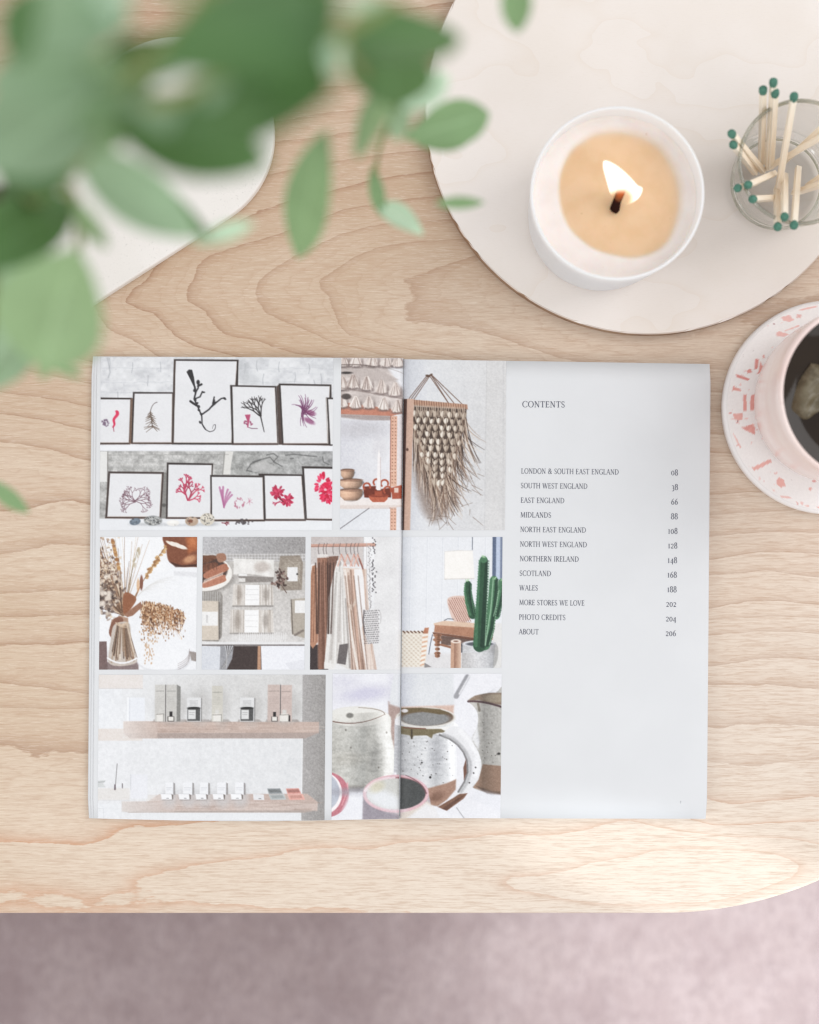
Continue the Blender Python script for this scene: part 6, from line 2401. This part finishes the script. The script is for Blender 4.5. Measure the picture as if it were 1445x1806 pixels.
# handle on the far side, outside the picture
hp_ = [(.0455, 0, .064), (.058, 0, .068), (.069, 0, .062), (.073, 0, .048), (.069, 0, .033), (.059, 0, .024), (.0445, 0, .022)]
v, f = tube(hp_, [.0055, .005, .0046, .0045, .0046, .005, .0058], 14)
mesh('handle', v, f, M_mug, mug, True)
TZ = MZ + .0655
tt = NT('black_tea')
nz = tt.noise(tt.coord(), 30, 3)
tt.set(color=tt.mix(tt.range(nz, .3, .7), rgb(34, 25, 19), rgb(44, 34, 24)), rough=.06, spec=.25)
tea = lathe('tea', [(0, 0), (.03, 0), (.0440, 0), (.0444, .0004)], tt.m, None, 96)
tea.location = (mp.x, mp.y, TZ)
tag(tea, 'dark tea filling the pink mug nearly to its rim', 'tea')
# tea bag: a wet pillow of paper floating half under the tea
tb = NT('wet_tea_bag')
nb = tb.noise(tb.coord(), 220, 4, .65)
na = tb.noise(tb.coord(), 55, 3, .5)
tb.set(color=tb.mix(tb.range(nb, .35, .65), tb.mix(tb.range(na, .35, .65), rgb(98, 88, 66), rgb(66, 56, 38)), rgb(112, 103, 82)), rough=.3, spec=.45)
bmx = bmesh.new()
n1 = 22
rs = random.Random(2)
gr = []
for j in range(n1 + 1):
    row = []
    for i in range(n1 + 1):
        u, w_ = i / n1 * 2 - 1, j / n1 * 2 - 1
        hh = (1 - u ** 4) * (1 - w_ ** 4)
        x = u * .0155 * (1 - .10 * w_ * w_)
        y = w_ * .0165 * (1 - .12 * u * u)
        z = .0065 * hh ** .6 + .0012 * math.sin(5 * u + 3 * w_) * hh + .0009 * math.sin(11 * u - 7 * w_) * hh
        row.append(bmx.verts.new((x, y, z)))
    gr.append(row)
for j in range(n1):
    for i in range(n1):
        bmx.faces.new((gr[j][i], gr[j][i + 1], gr[j + 1][i + 1], gr[j + 1][i]))
bag = from_bm('tea_bag', bmx, tb.m)
bl = P(1450, 702, TZ)
bag.location = (bl.x, bl.y, TZ - .0042)
bag.rotation_euler = (R(8), R(14), R(-24))
tag(bag, 'wet tea bag floating half sunk in the dark tea', 'tea bag')

# ------------------------------------------------------------------ leafy branch in a vase at the left
VX, VY = P(-170, 520).x, P(-170, 520).y
TZ0 = TH + .0003
vase = lathe('vase', [(0, 0), (.026, 0), (.031, .003), (.034, .03), (.032, .07), (.024, .11), (.017, .135), (.0165, .16), (.0185, .172), (.0178, .173), (.0155, .160), (.0160, .135), (.022, .110), (.030, .07), (.032, .03), (.028, .005), (0, .004)],
             plain('white_stoneware', rgb(224, 220, 215), .5, .3, .04), None, 72)
vase.location = (VX, VY, TZ0)
tag(vase, 'white stoneware vase at the left holding the leafy branch', 'vase')

branch = thing('leafy_branch', (VX, VY, TZ0 + .01), 'leafy green branch leaning over the table from the upper left', 'branch')
BR = Vector((VX, VY, TZ0 + .01))


def leaf_mat(name, top, back, trans):
    t = NT(name)
    co = t.coord()
    n = t.noise(co, 45, 3)
    n2 = t.noise(co, 16, 2)
    geo = t.n('ShaderNodeNewGeometry')
    c = t.mix(t.range(n, .3, .7), top, tuple(min(1, x * 1.25) for x in top[:3]) + (1,))
    c = t.mix(t.range(n2, .4, .7, 0, .4), c, tuple(x * .72 for x in top[:3]) + (1,))
    rb_ = t.n('ShaderNodeAttribute', attribute_name='rib')
    c = t.mix(t.range(rb_.outputs['Fac'], .0, .10, .55, 0), c, tuple(min(1, x * 1.6 + .04) for x in top[:3]) + (1,))
    c = t.mix(geo.outputs['Backfacing'], c, back)
    t.set(color=c, rough=.45, spec=.35)
    tl = t.n('ShaderNodeBsdfTranslucent')
    t.put(tl.inputs[0], t.mix(.5, c, trans))
    mx = t.n('ShaderNodeMixShader')
    mx.inputs[0].default_value = .32
    t.t.links.new(t.b.outputs[0], mx.inputs[1])
    t.t.links.new(tl.outputs[0], mx.inputs[2])
    t.t.links.new(mx.outputs[0], t.out.inputs[0])
    return t.m


LM = [leaf_mat('leaf_deep_green', rgb(78, 114, 67), rgb(128, 160, 126), rgb(118, 152, 80)),
      leaf_mat('leaf_mid_green', rgb(128, 159, 116), rgb(150, 182, 150), rgb(150, 184, 112)),
      leaf_mat('leaf_pale_underside', rgb(190, 217, 190), rgb(190, 217, 194), rgb(190, 217, 170)),
      leaf_mat('leaf_grey_green', rgb(150, 178, 146), rgb(165, 192, 164), rgb(165, 192, 135)),
      leaf_mat('leaf_young_green', rgb(148, 175, 132), rgb(166, 194, 158), rgb(160, 192, 124))]
M_stem = plain('green_stem', rgb(128, 138, 84), .6, .2, .12, 90)
M_bark = plain('brown_bark', rgb(62, 44, 40), .85, .1, .2, 120)


def leaf(base, tip, zb, zt, width, mi, fold=.18, curl=.15, bulge=.42, twist=0.0):
    """one ovate leaf between two photo points at heights zb and zt; width in photo pixels"""
    zb, zt = zb * 1.22 + min(.10, max(0, zb - .22) * 1.6), zt * 1.22 + min(.10, max(0, zt - .22) * 1.6)
    a = P(*base, zb)
    b = P(*tip, zt)
    d = b - a
    L = d.length
    d.normalize()
    up = Vector((0, 0, 1))
    side = d.cross(up)
    if side.length < .05:
        side = Vector((1, 0, 0))
    side.normalize()
    nr = side.cross(d).normalized()
    rot = Matrix.Rotation(twist, 3, d)
    side, nr = rot @ side, rot @ nr
    wd = width * S * (H - .5 * (zb + zt)) / H * .5
    NL, NW = 18, 8
    V, F = [], []
    for i in range(NL + 1):
        t = i / NL
        # ovate outline, widest at `bulge`, drawn to a point
        s = t ** (math.log(.5) / math.log(bulge))
        ww = wd * max(0.0, math.sin(math.pi * s)) ** .78 * (1 - .10 * t)
        if t > .86:
            ww *= 1 - .25 * ((t - .86) / .14) ** 2
        mid = a + d * (L * t) + nr * (curl * L * (4 * t * (1 - t)) * .25)
        for j in range(NW + 1):
            u = j / NW * 2 - 1
            wav = .03 * math.sin(9 * t + 2 * u) * ww * abs(u)
            V.append(mid + side * (u * ww) + nr * (fold * ww * (abs(u) ** 1.4) + wav) - BR)
    for i in range(NL):
        for j in range(NW):
            q = i * (NW + 1) + j
            F.append([q, q + 1, q + NW + 2, q + NW + 1])
    o = mesh('leaf', V, F, LM[mi], branch, True)
    at_ = o.data.attributes.new('rib', 'FLOAT', 'POINT')
    at_.data.foreach_set('value', np.array([abs(j / NW * 2 - 1) for i in range(NL + 1) for j in range(NW + 1)], np.float32))
    return o


def stem(pts, r0_, r1_, mat, name='twig'):
    """pts = [(px, py, z) ...] smoothed"""
    P3 = [P(x, y, z * 1.22 + min(.10, max(0, z - .22) * 1.6) if z > .19 else z) - BR for x, y, z in pts]
    out = []
    n_ = len(P3)
    for i in range(n_ - 1):
        p0, p1, p2, p3 = P3[max(i - 1, 0)], P3[i], P3[i + 1], P3[min(i + 2, n_ - 1)]
        for k in range(6):
            t = k / 6
            out.append(.5 * (2 * p1 + (p2 - p0) * t + (2 * p0 - 5 * p1 + 4 * p2 - p3) * t * t + (3 * p1 - p0 - 3 * p2 + p3) * t ** 3))
    out.append(P3[-1])
    rad = [r0_ + (r1_ - r0_) * i / (len(out) - 1) for i in range(len(out))]
    v_, f_ = tube(out, rad, 10)
    return mesh(name, v_, f_, mat, branch, True)


def inv(w):
    f = S * (H - w.z) / H
    return (w.x / f + 722.5, 903 - w.y / f, w.z)


vb = inv(Vector((VX + .004, VY, TZ0 + .012)))
vm = inv(Vector((VX + .012, VY + .004, TZ0 + .165)))
stem([vb, vm, (-40, 352, .235), (14, 350, .25), (60, 345, .262)], .0042, .0034, M_bark, 'woody_stem')
stem([(58, 345, .262), (100, 318, .268), (150, 262, .275), (172, 205, .285), (215, 150, .295), (265, 100, .31), (330, 40, .325), (390, -60, .33)], .0032, .0018, M_stem)
stem([(172, 205, .285), (300, 175, .30), (430, 120, .315), (560, 70, .31), (640, 35, .30), (700, 0, .29)], .0022, .0012, M_stem)
stem([(560, 70, .31), (610, 90, .29), (660, 150, .26), (700, 190, .24), (725, 240, .22)], .0016, .0010, M_stem)
stem([(100, 318, .268), (128, 345, .262), (140, 400, .255), (138, 445, .25)], .0020, .0013, M_stem)
stem([(330, 40, .325), (450, -30, .33), (640, -60, .31), (820, -50, .27), (905, -30, .25)], .0018, .0010, M_stem)
stem([(700, 190, .24), (670, 260, .215), (662, 310, .205)], .0011, .0008, M_stem)
stem([(14, 350, .25), (-10, 450, .26), (-20, 600, .25), (-30, 760, .22), (-25, 850, .20)], .0020, .0010, M_stem)

LEAVES = [
    # base, tip, z base, z tip, width, material, fold, curl, bulge, twist
    ((590, 20), (268, 118), .330, .345, 190, 0, .15, .2, .45, 0),
    ((470, -90), (515, 170), .325, .335, 235, 0, .12, .2, .5, 0),
    ((380, 70), (590, 165), .315, .325, 165, 0, .15, .1, .55, 0),
    ((300, 235), (600, 150), .300, .320, 130, 0, .1, .2, .5, .1),
    ((612, 95), (812, 62), .290, .270, 150, 0, .25, .1, .42, -.25),
    ((690, 60), (690, 190), .275, .262, 165, 0, .1, .1, .42, .1),
    ((712, 246), (864, 200), .225, .215, 84, 1, .35, .2, .55, .2),
    ((735, 255), (838, 235), .218, .208, 60, 1, .15, .1, .5, -.2),
    ((578, 226), (524, 456), .250, .222, 96, 1, .1, .08, .52, .15),
    ((712, 150), (624, 276), .262, .240, 84, 1, .2, .1, .45, .2),
    ((712, 195), (790, 130), .25, .24, 60, 2, .2, .1, .45, .2),
    ((730, 175), (690, 245), .245, .235, 62, 3, .2, .1, .45, .2),
    ((657, 292), (675, 385), .205, .195, 30, 1, .3, .1, .5, .2),
    ((668, 365), (748, 415), .198, .190, 46, 2, .4, .3, .35, -.3),
    ((768, 358), (856, 357), .215, .205, 24, 1, .3, .1, .45, .3),
    ((903, -60), (914, 58), .245, .235, 58, 1, .3, .1, .5, .1),
    ((190, 215), (478, 288), .290, .285, 140, 0, .15, .15, .52, 0),
    ((210, 180), (420, 230), .295, .300, 80, 3, .15, .15, .52, .1),
    ((128, 262), (350, 418), .268, .262, 110, 3, .2, .15, .5, .2),
    ((205, 300), (372, 420), .262, .25, 52, 0, .2, .1, .5, -.2),
    ((175, 165), (-30, 300), .285, .290, 215, 3, .2, .15, .5, .1),
    ((165, 180), (0, 335), .280, .275, 120, 0, .15, .1, .5, -.1),
    ((200, 120), (-30, 150), .30, .305, 130, 3, .15, .1, .5, 0),
    ((235, 25), (-10, 60), .310, .315, 150, 3, .2, .15, .45, .1),
    ((130, 70), (240, -60), .305, .32, 110, 2, .2, .1, .5, .1),
    ((15, 110), (70, -30), .31, .33, 90, 0, .2, .1, .5, .1),
    ((130, 235), (300, 100), .29, .30, 66, 1, .2, .1, .5, .2),
    ((130, 352), (-60, 480), .258, .265, 140, 0, .2, .2, .5, .05),
    ((138, 436), (72, 652), .263, .256, 205, 4, .5, .2, .5, -.1),
    ((60, 500), (-30, 690), .245, .238, 150, 3, .2, .1, .45, .1),
    ((30, 420), (60, 600), .250, .242, 100, 3, .2, .1, .45, .1),
    ((45, 255), (36, 362), .262, .255, 40, 2, .3, .2, .5, .2),
    ((130, 250), (50, 350), .272, .27, 90, 0, .2, .1, .5, .1),
    ((-20, 845), (52, 905), .200, .195, 34, 1, .2, .2, .5, .1),
    ((56, 620), (150, 668), .24, .235, 22, 1, .3, .1, .5, .3),
    ((340, 430), (450, 392), .25, .245, 34, 2, .3, .1, .5, .2),
    ((590, 10), (690, 0), .30, .29, 34, 2, .2, .1, .5, .1),
    ((600, 130), (560, 60), .30, .31, 50, 2, .2, .1, .5, .2),
    ((330, -10), (260, -60), .32, .33, 70, 1, .2, .1, .5, .2),
    ((165, 170), (300, 66), .288, .297, 96, 0, .2, .1, .5, .1),
    ((185, 130), (330, 120), .282, .288, 60, 3, .2, .1, .5, -.1),
    ((150, 262), (250, 205), .278, .285, 60, 1, .2, .1, .5, .3),
    ((215, 150), (150, 90), .297, .305, 56, 4, .2, .1, .5, -.2),
    ((265, 100), (200, 150), .305, .30, 44, 4, .2, .1, .5, .3),
    ((172, 205), (240, 120), .285, .295, 34, 4, .2, .1, .5, .4),
    ((100, 318), (20, 300), .268, .275, 46, 2, .2, .1, .5, .2),
    ((128, 345), (190, 440), .262, .255, 40, 4, .2, .1, .5, .3),
    ((420, 118), (360, 190), .315, .308, 46, 3, .2, .1, .5, .2),
    ((60, 345), (0, 250), .265, .275, 74, 0, .2, .1, .5, -.2),
    ((110, 600), (70, 668), .245, .240, 42, 4, .2, .1, .5, .2),
]
for lf in LEAVES:
    leaf(*lf)
